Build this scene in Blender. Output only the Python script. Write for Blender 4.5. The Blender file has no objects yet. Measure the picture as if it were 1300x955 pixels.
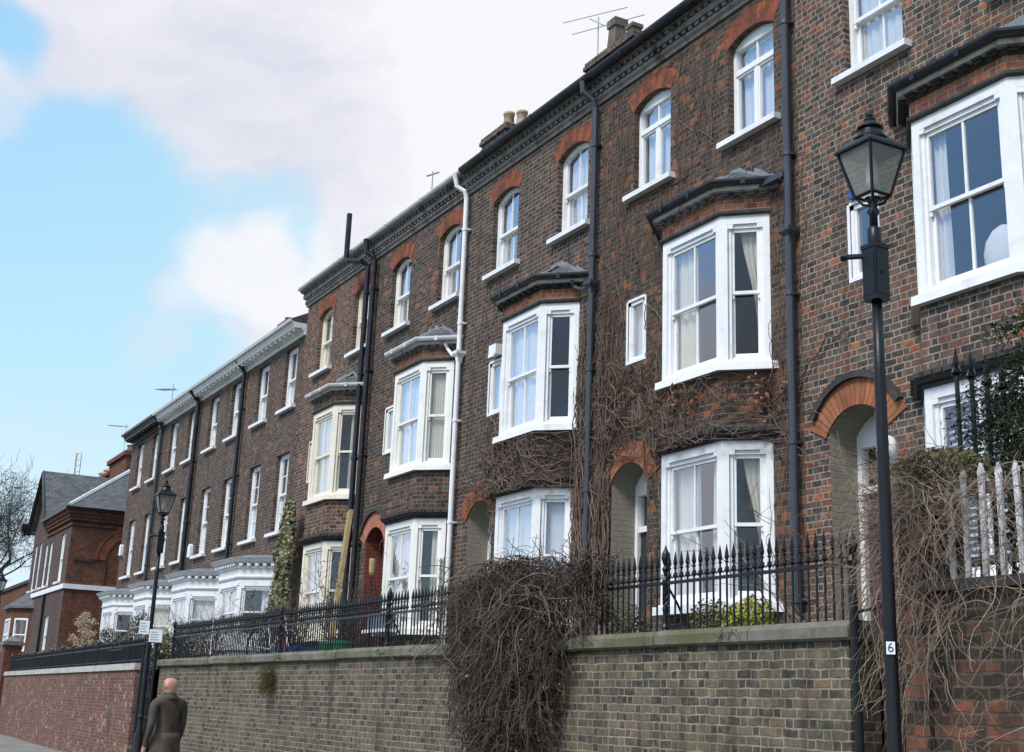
import bpy, math, random
from mathutils import Vector, Matrix
from mathutils.geometry import delaunay_2d_cdt
rad = math.radians
S = bpy.context.scene
COL = S.collection
WO = {}
K = math.tan(rad(22.5))

# ------------------------------------------------------------------ mesh helpers
class MB:
    def __init__(s):
        s.v, s.f, s.m, s.uv = [], [], [], {}
    def poly(s, pts, mi=0, uv=None):
        b = len(s.v); s.v += [tuple(p) for p in pts]
        s.f.append(tuple(range(b, b+len(pts)))); s.m.append(mi)
        if uv: s.uv[len(s.f)-1] = uv
    def hexa(s, c, mi=0):           # 8 corners: bottom ring 0-3, top ring 4-7
        b = len(s.v); s.v += [tuple(p) for p in c]
        for q in ((3,2,1,0),(4,5,6,7),(0,1,5,4),(1,2,6,5),(2,3,7,6),(3,0,4,7)):
            s.f.append(tuple(b+i for i in q)); s.m.append(mi)
    def box(s, x0,x1,y0,y1,z0,z1, mi=0):
        s.hexa([(x0,y0,z0),(x1,y0,z0),(x1,y1,z0),(x0,y1,z0),(x0,y0,z1),(x1,y0,z1),(x1,y1,z1),(x0,y1,z1)], mi)
    def obox(s, M, x0,x1,y0,y1,z0,z1, mi=0):
        s.hexa([M @ Vector(p) for p in [(x0,y0,z0),(x1,y0,z0),(x1,y1,z0),(x0,y1,z0),(x0,y0,z1),(x1,y0,z1),(x1,y1,z1),(x0,y1,z1)]], mi)
    def prism(s, pts, vec, mi=0):
        b = len(s.v); n = len(pts); vec = Vector(vec)
        s.v += [tuple(p) for p in pts] + [tuple(Vector(p)+vec) for p in pts]
        s.f.append(tuple(range(b+n-1, b-1, -1))); s.m.append(mi)
        s.f.append(tuple(range(b+n, b+2*n))); s.m.append(mi)
        for i in range(n):
            j = (i+1) % n
            s.f.append((b+i, b+j, b+n+j, b+n+i)); s.m.append(mi)
    def tube(s, pts, r, n=6, mi=0, cap=True):
        pts = [Vector(p) for p in pts]; N = len(pts)
        if N < 2: return
        rs = r if isinstance(r, (list, tuple)) else [r]*N
        b = len(s.v); prev = None
        for i, p in enumerate(pts):
            t = (pts[min(i+1,N-1)] - pts[max(i-1,0)])
            if t.length < 1e-7: t = Vector((0,0,1))
            t.normalize()
            if prev is None:
                a = Vector((0,0,1)) if abs(t.z) < .9 else Vector((1,0,0))
                prev = t.cross(a).normalized()
            u = (prev - t*prev.dot(t))
            if u.length < 1e-6: u = t.orthogonal()
            u.normalize(); w = t.cross(u); prev = u
            for k in range(n):
                a = 2*math.pi*k/n
                s.v.append(tuple(p + (u*math.cos(a) + w*math.sin(a))*rs[i]))
        for i in range(N-1):
            for k in range(n):
                k2 = (k+1) % n
                s.f.append((b+i*n+k, b+i*n+k2, b+(i+1)*n+k2, b+(i+1)*n+k)); s.m.append(mi)
        if cap and n > 3:
            s.f.append(tuple(b+k for k in range(n-1,-1,-1))); s.m.append(mi)
            s.f.append(tuple(b+(N-1)*n+k for k in range(n))); s.m.append(mi)
    def lathe(s, prof, cx, cy, n=14, mi=0, ph=0.0, sq=False):
        b = len(s.v)
        for r, z in prof:
            for k in range(n):
                a = 2*math.pi*(k+.5*(1 if sq else 0))/n + ph
                s.v.append((cx+r*math.cos(a), cy+r*math.sin(a), z))
        for i in range(len(prof)-1):
            for k in range(n):
                k2 = (k+1) % n
                s.f.append((b+i*n+k, b+i*n+k2, b+(i+1)*n+k2, b+(i+1)*n+k)); s.m.append(mi)
        s.f.append(tuple(b+k for k in range(n-1,-1,-1))); s.m.append(mi)
        L = (len(prof)-1)*n
        s.f.append(tuple(b+L+k for k in range(n))); s.m.append(mi)
    def leaf(s, p, sz, rng, mi=0, flat=None, asp=.55):
        d = Vector((rng.gauss(0,1), rng.gauss(0,1), rng.gauss(0,1))).normalized()
        if flat is not None: d = (d + Vector(flat)*1.2).normalized()
        e = d.orthogonal().normalized(); e.rotate(Matrix.Rotation(rng.uniform(0,6.28), 3, d))
        g = d.cross(e); p = Vector(p)
        s.poly([p-e*sz*.5, p+g*sz*asp*.5+d*sz*.08, p+e*sz*.5, p-g*sz*asp*.5+d*sz*.08], mi)
    def build(s, name, mats, parent=None, smooth=False, origin=None):
        if not s.v: return None
        if not isinstance(mats, (list, tuple)): mats = [mats]
        if origin is None:
            xs = [p[0] for p in s.v]; ys = [p[1] for p in s.v]; zs = [p[2] for p in s.v]
            o3 = Vector(((min(xs)+max(xs))/2, (min(ys)+max(ys))/2, min(zs)))
        else: o3 = Vector(origin)
        me = bpy.data.meshes.new(name)
        me.from_pydata([(p[0]-o3.x, p[1]-o3.y, p[2]-o3.z) for p in s.v], [], s.f)
        for m in mats: me.materials.append(m)
        me.polygons.foreach_set('material_index', s.m)
        if smooth: me.polygons.foreach_set('use_smooth', [True]*len(s.f))
        uvl = me.uv_layers.new(name='UVMap'); dat = [0.0]*(2*len(me.loops))
        for pi, p in enumerate(me.polygons):
            cu = s.uv.get(pi)
            nz = p.normal
            if cu is None:
                if abs(nz.z) > .92: t = Vector((1,0,0)); w = Vector((0,1,0))
                else:
                    t = Vector((-nz.y, nz.x, 0)).normalized(); w = nz.cross(t); 
                    if w.z < 0: w = -w
            for j, li in enumerate(p.loop_indices):
                if cu is not None: dat[2*li], dat[2*li+1] = cu[j]
                else:
                    q = Vector(s.v[me.loops[li].vertex_index])
                    dat[2*li] = q.dot(t); dat[2*li+1] = q.dot(w)
        uvl.data.foreach_set('uv', dat)
        me.update()
        o = bpy.data.objects.new(name, me); COL.objects.link(o)
        po = Vector((0,0,0))
        if parent is not None: o.parent = parent; po = WO[parent.name]
        o.location = o3 - po; WO[o.name] = o3
        return o

def tag(o, label=None, cat=None, group=None, kind=None):
    if label: o['label'] = label
    if cat: o['category'] = cat
    if group: o['group'] = group
    if kind: o['kind'] = kind
    return o
def thing(name, label, cat, loc, group=None):
    o = bpy.data.objects.new(name, None); COL.objects.link(o); o.location = loc
    o.empty_display_size = .3
    WO[o.name] = Vector(loc)
    return tag(o, label, cat, group)
def copy_thing(root, delta, label, group=None):
    def cp(o, par):
        c = o.copy(); COL.objects.link(c)
        if par is not None: c.parent = par; c.location = o.location
        for ch in list(o.children): cp(ch, c)
        return c
    c = cp(root, None); c.location = root.location + Vector(delta); c['label'] = label
    WO[c.name] = WO[root.name] + Vector(delta)
    if group: c['group'] = group
    return c

# ------------------------------------------------------------------ material helpers
class NT:
    def __init__(s, mat):
        s.t = mat.node_tree; s.t.nodes.clear()
    def n(s, typ, **kw):
        nd = s.t.nodes.new(typ)
        for k, v in kw.items(): setattr(nd, k, v)
        return nd
    def l(s, a, b): s.t.links.new(a, b)
    def put(s, sock, v):
        if hasattr(v, 'is_linked'): s.l(v, sock)
        else: sock.default_value = v
    def math(s, op, a, b=None, c=None, clamp=False):
        nd = s.n('ShaderNodeMath', operation=op); nd.use_clamp = clamp
        s.put(nd.inputs[0], a)
        if b is not None: s.put(nd.inputs[1], b)
        if c is not None: s.put(nd.inputs[2], c)
        return nd.outputs[0]
    def mix(s, f, a, b, blend='MIX'):
        nd = s.n('ShaderNodeMix', data_type='RGBA', blend_type=blend)
        s.put(nd.inputs[0], f)
        for sk, v in ((nd.inputs[6], a), (nd.inputs[7], b)):
            if hasattr(v, 'is_linked'): s.l(v, sk)
            else: sk.default_value = (v[0], v[1], v[2], 1)
        return nd.outputs[2]
    def noise(s, vec, scale, detail=4, rough=.55, dist=0, out=0):
        nd = s.n('ShaderNodeTexNoise'); nd.inputs['Scale'].default_value = scale
        nd.inputs['Detail'].default_value = detail; nd.inputs['Roughness'].default_value = rough
        nd.inputs['Distortion'].default_value = dist
        if vec is not None: s.l(vec, nd.inputs['Vector'])
        return nd.outputs[out]
    def smooth(s, v, a, b, lo=0.0, hi=1.0):
        nd = s.n('ShaderNodeMapRange', interpolation_type='SMOOTHSTEP')
        s.put(nd.inputs[0], v); s.put(nd.inputs[1], a); s.put(nd.inputs[2], b); s.put(nd.inputs[3], lo); s.put(nd.inputs[4], hi)
        return nd.outputs[0]
    def ramp(s, f, stops, const=False):
        nd = s.n('ShaderNodeValToRGB'); cr = nd.color_ramp
        if const: cr.interpolation = 'CONSTANT'
        while len(cr.elements) < len(stops): cr.elements.new(.5)
        for e, (p, c) in zip(cr.elements, stops): e.position = p; e.color = (c[0], c[1], c[2], 1)
        s.l(f, nd.inputs[0]); return nd.outputs[0]
    def bump(s, h, strength=.4, dist=.01):
        nd = s.n('ShaderNodeBump'); nd.inputs['Strength'].default_value = strength
        nd.inputs['Distance'].default_value = dist; s.l(h, nd.inputs['Height']); return nd.outputs[0]
    def bsdf(s, col, rough=.8, normal=None, metal=0, spec=.4):
        b = s.n('ShaderNodeBsdfPrincipled'); o = s.n('ShaderNodeOutputMaterial')
        if hasattr(col, 'is_linked'): s.l(col, b.inputs['Base Color'])
        else: b.inputs['Base Color'].default_value = (*col, 1)
        s.put(b.inputs['Roughness'], rough); b.inputs['Metallic'].default_value = metal
        b.inputs['Specular IOR Level'].default_value = spec
        if normal is not None: s.l(normal, b.inputs['Normal'])
        s.l(b.outputs[0], o.inputs[0]); return b
    def pos(s): return s.n('ShaderNodeNewGeometry').outputs['Position']
    def objco(s): return s.n('ShaderNodeTexCoord').outputs['Object']
    def uv(s): return s.n('ShaderNodeUVMap').outputs[0]
    def rnd(s): return s.n('ShaderNodeObjectInfo').outputs['Random']

def newmat(name):
    m = bpy.data.materials.new(name); m.use_nodes = True
    return m, NT(m)

def brick_mat(name, stops, mortar, course=.077, L=.175, mw=.012, cluster=.35, paint=None, wear=.25, bondnoise=.008, moss=0.0, bloom=.4):
    m, t = newmat(name)
    uv = t.uv(); pos = t.pos()
    dn = t.n('ShaderNodeTexNoise'); dn.inputs['Scale'].default_value = 9; dn.inputs['Detail'].default_value = 2
    t.l(uv, dn.inputs['Vector'])
    vs = t.n('ShaderNodeVectorMath', operation='SUBTRACT'); t.l(dn.outputs['Color'], vs.inputs[0]); vs.inputs[1].default_value = (.5,.5,.5)
    sc = t.n('ShaderNodeVectorMath', operation='SCALE'); t.l(vs.outputs[0], sc.inputs[0]); sc.inputs['Scale'].default_value = bondnoise*2
    ad = t.n('ShaderNodeVectorMath', operation='ADD'); t.l(uv, ad.inputs[0]); t.l(sc.outputs[0], ad.inputs[1])
    sp = t.n('ShaderNodeSeparateXYZ'); t.l(ad.outputs[0], sp.inputs[0])
    U, V = sp.outputs[0], sp.outputs[1]
    v = t.math('DIVIDE', V, course); row = t.math('FLOOR', v); fv = t.math('FRACT', v)
    par = t.math('FLOORED_MODULO', row, 2.0)
    P = 1.5*L
    jit = t.n('ShaderNodeTexWhiteNoise', noise_dimensions='1D'); t.l(row, jit.inputs['W'])
    up = t.math('ADD', t.math('ADD', t.math('DIVIDE', U, P), t.math('MULTIPLY', par, .5)), t.math('MULTIPLY', jit.outputs[0], .16))
    cell = t.math('FLOOR', up); tt = t.math('FRACT', up)
    hd = t.math('GREATER_THAN', tt, 2/3)
    a = t.math('MULTIPLY', t.math('SUBTRACT', tt, t.math('MULTIPLY', hd, 2/3)), P)
    w = t.math('SUBTRACT', L, t.math('MULTIPLY', hd, L/2))
    du = t.math('MINIMUM', a, t.math('SUBTRACT', w, a))
    dv = t.math('MULTIPLY', t.math('MINIMUM', fv, t.math('SUBTRACT', 1.0, fv)), course)
    d = t.math('MINIMUM', du, dv)
    mask = t.smooth(d, mw*.30, mw*.72)
    cid = t.n('ShaderNodeCombineXYZ'); t.l(t.math('ADD', t.math('MULTIPLY', cell, 2.0), hd), cid.inputs[0]); t.l(row, cid.inputs[1])
    wn = t.n('ShaderNodeTexWhiteNoise', noise_dimensions='2D'); t.l(cid.outputs[0], wn.inputs['Vector'])
    big = t.noise(pos, .9, 4, .6)
    r = t.math('ADD', wn.outputs['Value'], t.math('MULTIPLY', t.math('SUBTRACT', big, .5), cluster*2), clamp=True)
    col = t.ramp(t.math('ADD', r, t.math('MULTIPLY', t.math('SUBTRACT', t.noise(pos, 14, 3, .6), .5), .5), clamp=True), stops)
    fine = t.noise(pos, 38, 4, .65); med = t.noise(pos, 6, 4, .6)
    col = t.mix(1.0, col, t.ramp(fine, [(.2,(.62,.62,.62)),(.8,(1.35,1.32,1.3))]), 'MULTIPLY')
    mcol = t.mix(t.smooth(med, .35, .7), mortar, [c*.55 for c in mortar])
    col = t.mix(t.math('MULTIPLY', t.smooth(t.noise(pos, 7, 5, .7), .42, .7), bloom), col, [c*.75 for c in mortar])
    col = t.mix(mask, mcol, col)
    mp = t.n('ShaderNodeMapping'); mp.inputs['Scale'].default_value = (2.2,2.2,.28); t.l(pos, mp.inputs[0])
    col = t.mix(t.math('MULTIPLY', t.smooth(t.noise(mp.outputs[0], 1.6, 6, .65), .5, .72), .35+wear*.5), col, (.03,.026,.025))
    # soot and lime wear with a shape of its own
    col = t.mix(t.math('MULTIPLY', t.smooth(t.noise(pos, 1.7, 5, .62), .52, .72), wear), col, (.035,.03,.03))
    col = t.mix(t.math('MULTIPLY', t.smooth(t.noise(pos, 2.3, 5, .7, .5), .62, .76), wear*.7), col, (.30,.28,.26))
    if paint: col = t.mix(.72, col, paint)
    if moss:
        col = t.mix(t.math('MULTIPLY', t.smooth(t.noise(pos, 2.6, 6, .7), .45, .68), moss), col, (.055,.06,.03))
    col = t.mix(1.0, col, (1.0,.945,.88), 'MULTIPLY')
    h = t.math('ADD', t.math('MULTIPLY', mask, .7), t.math('MULTIPLY', fine, .5))
    t.bsdf(col, .88, t.bump(h, .75, .008), spec=.25)
    return m

def plain_mat(name, col, rough=.7, var=.25, scale=5, bump=.15, bscale=30, metal=0, spec=.4, dirt=None, dirt_amt=.5, dscale=2.5):
    m, t = newmat(name); p = t.pos()
    n = t.noise(p, scale, 5, .6)
    lo = [c*(1-var) for c in col]; hi = [min(1, c*(1+var*.6)) for c in col]
    c = t.ramp(n, [(.3, lo), (.7, hi)])
    if dirt: c = t.mix(t.math('MULTIPLY', t.smooth(t.noise(p, dscale, 6, .7, .4), .5, .72), dirt_amt), c, dirt)
    t.bsdf(c, rough, t.bump(t.noise(p, bscale, 4, .6), bump, .01), metal, spec)
    return m

def leaf_mat(name, cols, rough=.7, trans=False):
    m, t = newmat(name)
    r = t.n('ShaderNodeNewGeometry').outputs['Random Per Island']
    st = [(i/(len(cols)-1), c) for i, c in enumerate(cols)]
    c = t.ramp(r, st)
    c = t.mix(.35, c, t.ramp(t.noise(t.pos(), 3, 3), [(.3,[x*.6 for x in cols[0]]),(.7,cols[-1])]))
    t.bsdf(c, rough, spec=.25)
    return m

M = {}
DK = (.034,.031,.033); GB = (.080,.066,.062); BR = (.105,.072,.062); RD = (.16,.07,.045); OR = (.34,.115,.05)
M['brick_clean'] = brick_mat('brick_clean', [(0,DK),(.25,(.05,.045,.046)),(.42,GB),(.6,BR),(.74,(.13,.07,.052)),(.93,RD),(1,OR)], (.33,.29,.245), cluster=.24, wear=.3, mw=.015, bloom=.34)
M['brick_creeper'] = brick_mat('brick_creeper', [(0,(.028,.024,.024)),(.35,(.05,.041,.038)),(.65,(.078,.057,.049)),(.86,(.11,.06,.044)),(1,(.29,.095,.042))], (.19,.16,.135), cluster=.3, wear=.4)
M['brick_dark'] = brick_mat('brick_dark', [(0,DK),(.4,(.04,.031,.03)),(.75,(.066,.05,.045)),(.93,(.10,.055,.042)),(1,(.2,.08,.045))], (.29,.25,.215), cluster=.2, wear=.35)
M['brick_soot'] = brick_mat('brick_soot', [(0,(.024,.02,.02)),(.4,(.045,.035,.033)),(.72,(.07,.054,.048)),(.9,(.115,.06,.043)),(1,(.29,.10,.05))], (.22,.19,.165), cluster=.36, wear=.5)
M['brick_russet'] = brick_mat('brick_russet', [(0,(.03,.024,.024)),(.4,(.07,.046,.04)),(.7,(.12,.062,.046)),(.9,(.2,.08,.048)),(1,(.32,.12,.06))], (.3,.265,.23), cluster=.2, wear=.25)
M['brick_brown'] = brick_mat('brick_brown', [(0,(.035,.029,.028)),(.5,(.07,.054,.047)),(.8,(.105,.07,.055)),(.95,(.18,.085,.055)),(1,(.3,.12,.06))], (.22,.195,.17), cluster=.2, wear=.3)
M['brick_red'] = brick_mat('brick_red', [(0,(.14,.05,.035)),(.5,(.25,.08,.045)),(1,(.38,.125,.06))], (.38,.32,.27), cluster=.15, wear=.2)
M['brick_cream'] = brick_mat('brick_cream', [(0,(.3,.29,.25)),(1,(.4,.38,.33))], (.2,.19,.16), cluster=.1, wear=.2, paint=(.27,.26,.22))
M['brick_wall'] = brick_mat('brick_wall', [(0,(.034,.034,.034)),(.3,(.062,.058,.053)),(.6,(.105,.092,.073)),(.9,(.14,.115,.085)),(1,(.16,.11,.08))], (.30,.27,.205), course=.074, L=.185, cluster=.3, wear=.5, moss=.38, mw=.014, bondnoise=.013, bloom=.5)
M['brick_rough'] = brick_mat('brick_rough', [(0,(.024,.021,.021)),(.4,(.05,.036,.031)),(.7,(.11,.05,.036)),(1,(.27,.095,.055))], (.13,.11,.09), course=.085, L=.2, cluster=.6, wear=.75, bondnoise=.022, moss=.45, mw=.018)
M['brick_far_wall'] = brick_mat('brick_far_wall', [(0,(.08,.045,.038)),(.5,(.16,.065,.045)),(.9,(.22,.09,.062)),(1,(.36,.32,.28))], (.24,.2,.175), cluster=.25, wear=.25)
M['brick_gable'] = brick_mat('brick_gable', [(0,(.085,.038,.027)),(.5,(.15,.058,.038)),(.85,(.21,.078,.05)),(1,(.06,.03,.025))], (.16,.10,.075), cluster=.2, wear=.25, mw=.011)
M['brick_purple'] = brick_mat('brick_purple', [(0,(.06,.042,.042)),(1,(.12,.075,.068))], (.16,.13,.12), cluster=.2, wear=.3)

def arch_mat(name, c0, c1, soot):
    m, t = newmat(name); uv = t.uv()
    sp = t.n('ShaderNodeSeparateXYZ'); t.l(uv, sp.inputs[0])
    v = t.math('DIVIDE', sp.outputs[0], .078); fl = t.math('FLOOR', v); fr = t.math('FRACT', v)
    d = t.math('MINIMUM', fr, t.math('SUBTRACT', 1.0, fr))
    wn = t.n('ShaderNodeTexWhiteNoise', noise_dimensions='1D'); t.l(fl, wn.inputs['W'])
    c = t.ramp(wn.outputs[0], [(0,c0),(1,c1)])
    n = t.noise(t.pos(), 5, 5, .65)
    c = t.mix(t.math('MULTIPLY', t.smooth(n, .42, .62), soot), c, (.05,.028,.022))
    c = t.mix(t.smooth(d, .04, .13), (.10,.075,.06), c)
    t.bsdf(c, .85, t.bump(t.math('ADD', t.smooth(d,.03,.14), t.noise(t.pos(),40,3)), .5, .006), spec=.25)
    return m
M['arch_orange'] = arch_mat('arch_orange', (.30,.095,.042), (.40,.15,.068), .3)
M['arch_red'] = arch_mat('arch_red', (.20,.058,.027), (.32,.09,.036), .68)
M['arch_pink'] = arch_mat('arch_pink', (.42,.15,.10), (.48,.19,.13), .15)

M['white'] = plain_mat('white_paint', (.78,.785,.79), .5, .06, 5, .12, bscale=18, dirt=(.42,.40,.36), dirt_amt=.42, dscale=3.2)
M['ivory'] = plain_mat('ivory_paint', (.80,.785,.735), .45, .05, 3, .05, dirt=(.5,.45,.38), dirt_amt=.3, dscale=4)
M['cream'] = plain_mat('cream_paint', (.77,.71,.59), .5, .06, 3, .05, dirt=(.45,.38,.28), dirt_amt=.35, dscale=4)
M['sill'] = plain_mat('sill_paint', (.76,.76,.77), .6, .08, 4, .1, dirt=(.42,.4,.38), dirt_amt=.4, dscale=6)
M['stone_grey'] = plain_mat('weathered_stone', (.19,.178,.165), .9, .4, 5, .5, dirt=(.035,.032,.03), dirt_amt=.95, dscale=2.6)
M['stone_pale'] = plain_mat('pale_stone', (.42,.39,.35), .9, .3, 6, .4, dirt=(.08,.072,.065), dirt_amt=.75, dscale=5)
M['stone_dark'] = plain_mat('sooty_stone', (.05,.046,.044), .95, .4, 7, .6, dirt=(.09,.09,.07), dirt_amt=.6, dscale=6)
M['black_metal'] = plain_mat('black_iron', (.008,.009,.012), .38, .3, 8, .1, spec=.3)
M['gutter_black'] = plain_mat('black_gutter', (.012,.013,.017), .35, .25, 6, .05, spec=.35, dirt=(.06,.06,.06), dirt_amt=.4)
M['pipe_grey'] = plain_mat('slate_grey_pipe', (.042,.048,.060), .4, .2, 3, .05, spec=.5, dirt=(.03,.03,.032), dirt_amt=.5)
M['gutter_grey'] = plain_mat('grey_gutter', (.58,.59,.60), .45, .15, 4, .05, dirt=(.15,.15,.15), dirt_amt=.4)
M['lead'] = plain_mat('lead', (.20,.215,.235), .5, .25, 4, .2, dirt=(.08,.085,.09), dirt_amt=.5)
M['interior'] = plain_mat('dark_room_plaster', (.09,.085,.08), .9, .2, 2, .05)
M['purple_door'] = plain_mat('purple_door_paint', (.045,.018,.04), .4, .2, 3, .05)
M['dark_door'] = plain_mat('dark_door_paint', (.03,.035,.04), .4, .2, 3, .05)
M['red_brick_paint'] = brick_mat('brick_painted_red', [(0,(.2,.03,.025)),(1,(.27,.05,.035))], (.33,.15,.12), cluster=.1, wear=.15)
M['ground_soil'] = plain_mat('garden_soil', (.075,.065,.045), .95, .4, 3, .6, dirt=(.05,.06,.025), dirt_amt=.7)
M['asphalt'] = plain_mat('asphalt', (.052,.052,.054), .9, .25, 1.2, .5, bscale=120, dirt=(.035,.035,.036), dirt_amt=.6, dscale=.8)
M['timber'] = plain_mat('weathered_timber', (.33,.24,.12), .8, .25, 12, .3, dirt=(.17,.15,.09), dirt_amt=.6)
M['bamboo'] = plain_mat('bamboo', (.42,.27,.12), .7, .25, 12, .2)
M['grey_timber'] = plain_mat('grey_timber', (.30,.27,.235), .9, .3, 12, .3, dirt=(.12,.11,.09), dirt_amt=.5)
M['pot_buff'] = plain_mat('buff_clay', (.45,.35,.22), .85, .2, 6, .2, dirt=(.15,.12,.09), dirt_amt=.4)
M['pot_grey'] = plain_mat('sooty_clay', (.14,.115,.10), .9, .35, 6, .3, dirt=(.25,.12,.07), dirt_amt=.5)
M['terracotta'] = plain_mat('terracotta', (.32,.13,.075), .85, .25, 6, .2)
M['bark'] = plain_mat('bark', (.075,.06,.048), .95, .35, 10, .5)
M['twig_dark'] = leaf_mat('dark_dry_stem', [(.025,.019,.017),(.05,.037,.031),(.085,.065,.055),(.15,.115,.09)], .9)
M['twig_wall'] = leaf_mat('wall_creeper_stem', [(.07,.045,.035),(.13,.09,.07),(.22,.165,.13)], .9)
M['twig_tan'] = leaf_mat('tan_dry_stem', [(.10,.06,.045),(.21,.145,.105),(.37,.30,.23)], .9)
M['twig_tree'] = leaf_mat('winter_twig', [(.05,.047,.052),(.085,.08,.085)], .95)
M['leaf_dead'] = leaf_mat('dead_leaf', [(.05,.033,.024),(.11,.062,.036),(.2,.10,.05)], .85)
M['leaf_orange'] = leaf_mat('orange_dead_leaf', [(.16,.05,.025),(.28,.10,.04),(.32,.17,.09)], .85)
M['leaf_ivy'] = leaf_mat('variegated_ivy', [(.02,.03,.012),(.05,.07,.025),(.12,.12,.045),(.34,.31,.15),(.42,.4,.24)], .6)
M['leaf_yew'] = leaf_mat('yew_needle', [(.010,.018,.010),(.022,.035,.016),(.045,.058,.022)], .7)
M['leaf_moss'] = leaf_mat('yellowed_hedge', [(.03,.032,.014),(.08,.08,.028),(.12,.10,.04),(.19,.17,.07)], .8)
M['leaf_box'] = leaf_mat('box_leaf', [(.06,.075,.022),(.13,.14,.045),(.24,.23,.10)], .6)
M['leaf_dark'] = leaf_mat('withered_leaf', [(.022,.016,.014),(.042,.029,.023),(.075,.05,.036)], .9)
M['leaf_box2'] = leaf_mat('dull_box_leaf', [(.035,.042,.018),(.075,.08,.035),(.15,.14,.075)], .7)
M['leaf_pale'] = leaf_mat('bleached_leaf', [(.16,.13,.09),(.3,.26,.19),(.4,.38,.33)], .9)
M['leaf_gold'] = leaf_mat('golden_leaf', [(.13,.16,.02),(.28,.30,.04),(.45,.42,.08)], .6)
M['leaf_green'] = leaf_mat('shrub_leaf', [(.02,.03,.012),(.045,.06,.022),(.08,.09,.035)], .7)
M['pampas'] = leaf_mat('pampas_plume', [(.36,.27,.16),(.5,.4,.26),(.58,.5,.36)], .95)
M['sign_white'] = plain_mat('sign_white', (.78,.8,.83), .4, .04, 3, .02)
M['ink'] = plain_mat('sign_ink', (.05,.05,.06), .6, .1, 3, .02)
M['ink_faint'] = plain_mat('faded_ink', (.30,.36,.46), .6, .1, 3, .02)
M['blue_plastic'] = plain_mat('blue_plastic', (.03,.08,.28), .4, .1, 3, .02)
M['green_plastic'] = plain_mat('green_plastic', (.02,.22,.11), .4, .1, 3, .02)
M['bike_white'] = plain_mat('bike_white', (.7,.7,.72), .3, .05, 3, .02)
M['bike_red'] = plain_mat('bike_red', (.4,.03,.03), .3, .05, 3, .02)
M['rubber'] = plain_mat('rubber', (.02,.02,.02), .7, .1, 3, .05)
M['bin_blue'] = plain_mat('blue_grey_crate', (.12,.16,.21), .6, .15, 3, .05)

def cloth_mat(name, col, rough=.9):
    m, t = newmat(name)
    b = t.bsdf(col, rough, spec=.1)
    tr = t.n('ShaderNodeBsdfTranslucent'); tr.inputs[0].default_value = (*col, 1)
    mx = t.n('ShaderNodeMixShader'); mx.inputs[0].default_value = .25
    t.l(b.outputs[0], mx.inputs[1]); t.l(tr.outputs[0], mx.inputs[2])
    out = [n for n in t.t.nodes if n.type == 'OUTPUT_MATERIAL'][0]; t.l(mx.outputs[0], out.inputs[0])
    return m
M['net'] = cloth_mat('white_net', (.84,.84,.84)); M['linen'] = cloth_mat('cream_linen', (.82,.77,.65)); M['blind'] = cloth_mat('white_blind', (.78,.80,.84))

def glass_mat(name, tint=(.94,.96,.97), ior=1.35, base=.06, wav=.10):
    m, t = newmat(name)
    tr = t.n('ShaderNodeBsdfTransparent'); tr.inputs[0].default_value = (*tint, 1)
    gl = t.n('ShaderNodeBsdfGlossy'); gl.inputs['Roughness'].default_value = .02; gl.inputs[0].default_value = (.95,.97,1,1)
    b = t.bump(t.noise(t.pos(), 2.6, 2, .5), wav, .05); t.l(b, gl.inputs['Normal'])
    fr = t.n('ShaderNodeLayerWeight'); fr.inputs['Blend'].default_value = .5
    f = t.math('ADD', t.math('MULTIPLY', t.math('POWER', fr.outputs['Facing'], 2.0), ior), base, clamp=True)
    mx = t.n('ShaderNodeMixShader'); t.l(f, mx.inputs[0]); t.l(tr.outputs[0], mx.inputs[1]); t.l(gl.outputs[0], mx.inputs[2])
    o = t.n('ShaderNodeOutputMaterial'); t.l(mx.outputs[0], o.inputs[0]); return m
M['glass'] = glass_mat('window_glass')
M['lamp_glass'] = None
def milky():
    m, t = newmat('lantern_glass')
    tr = t.n('ShaderNodeBsdfTransparent'); tr.inputs[0].default_value = (.8,.8,.76,1)
    d = t.n('ShaderNodeBsdfPrincipled'); d.inputs['Base Color'].default_value = (.34,.335,.31,1); d.inputs['Roughness'].default_value = .25
    mx = t.n('ShaderNodeMixShader'); mx.inputs[0].default_value = .42
    t.l(tr.outputs[0], mx.inputs[1]); t.l(d.outputs[0], mx.inputs[2])
    o = t.n('ShaderNodeOutputMaterial'); t.l(mx.outputs[0], o.inputs[0]); return m
M['lamp_glass'] = milky()

def coping_mat():
    m, t = newmat('mossy_coping'); p = t.pos()
    c = t.ramp(t.noise(p, 4, 5, .65), [(.3,(.11,.105,.085)),(.7,(.20,.19,.155))])
    c = t.mix(t.math('MULTIPLY', t.smooth(t.noise(p, 1.6, 6, .7), .42, .62), .75), c, (.085,.09,.035))
    c = t.mix(t.math('MULTIPLY', t.smooth(t.noise(p, 5, 5, .7), .55, .7), .6), c, (.05,.048,.04))
    t.bsdf(c, .92, t.bump(t.noise(p, 22, 5, .65), .5, .012), spec=.2); return m
M['coping'] = coping_mat()
def slate_mat(name, a, b):
    m, t = newmat(name); uv = t.uv()
    bt = t.n('ShaderNodeTexBrick'); t.l(uv, bt.inputs['Vector']); bt.inputs['Scale'].default_value = 1
    bt.inputs['Brick Width'].default_value = .26; bt.inputs['Row Height'].default_value = .15; bt.inputs['Mortar Size'].default_value = .008
    bt.inputs['Color1'].default_value = (*a,1); bt.inputs['Color2'].default_value = (*b,1); bt.inputs['Mortar'].default_value = (.02,.02,.022,1)
    c = t.mix(t.math('MULTIPLY', t.smooth(t.noise(t.pos(), 1.5, 5, .7), .5, .7), .5), bt.outputs[0], (.16,.155,.12))
    t.bsdf(c, .6, t.bump(bt.outputs['Fac'], -.5, .01), spec=.4); return m
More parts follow.
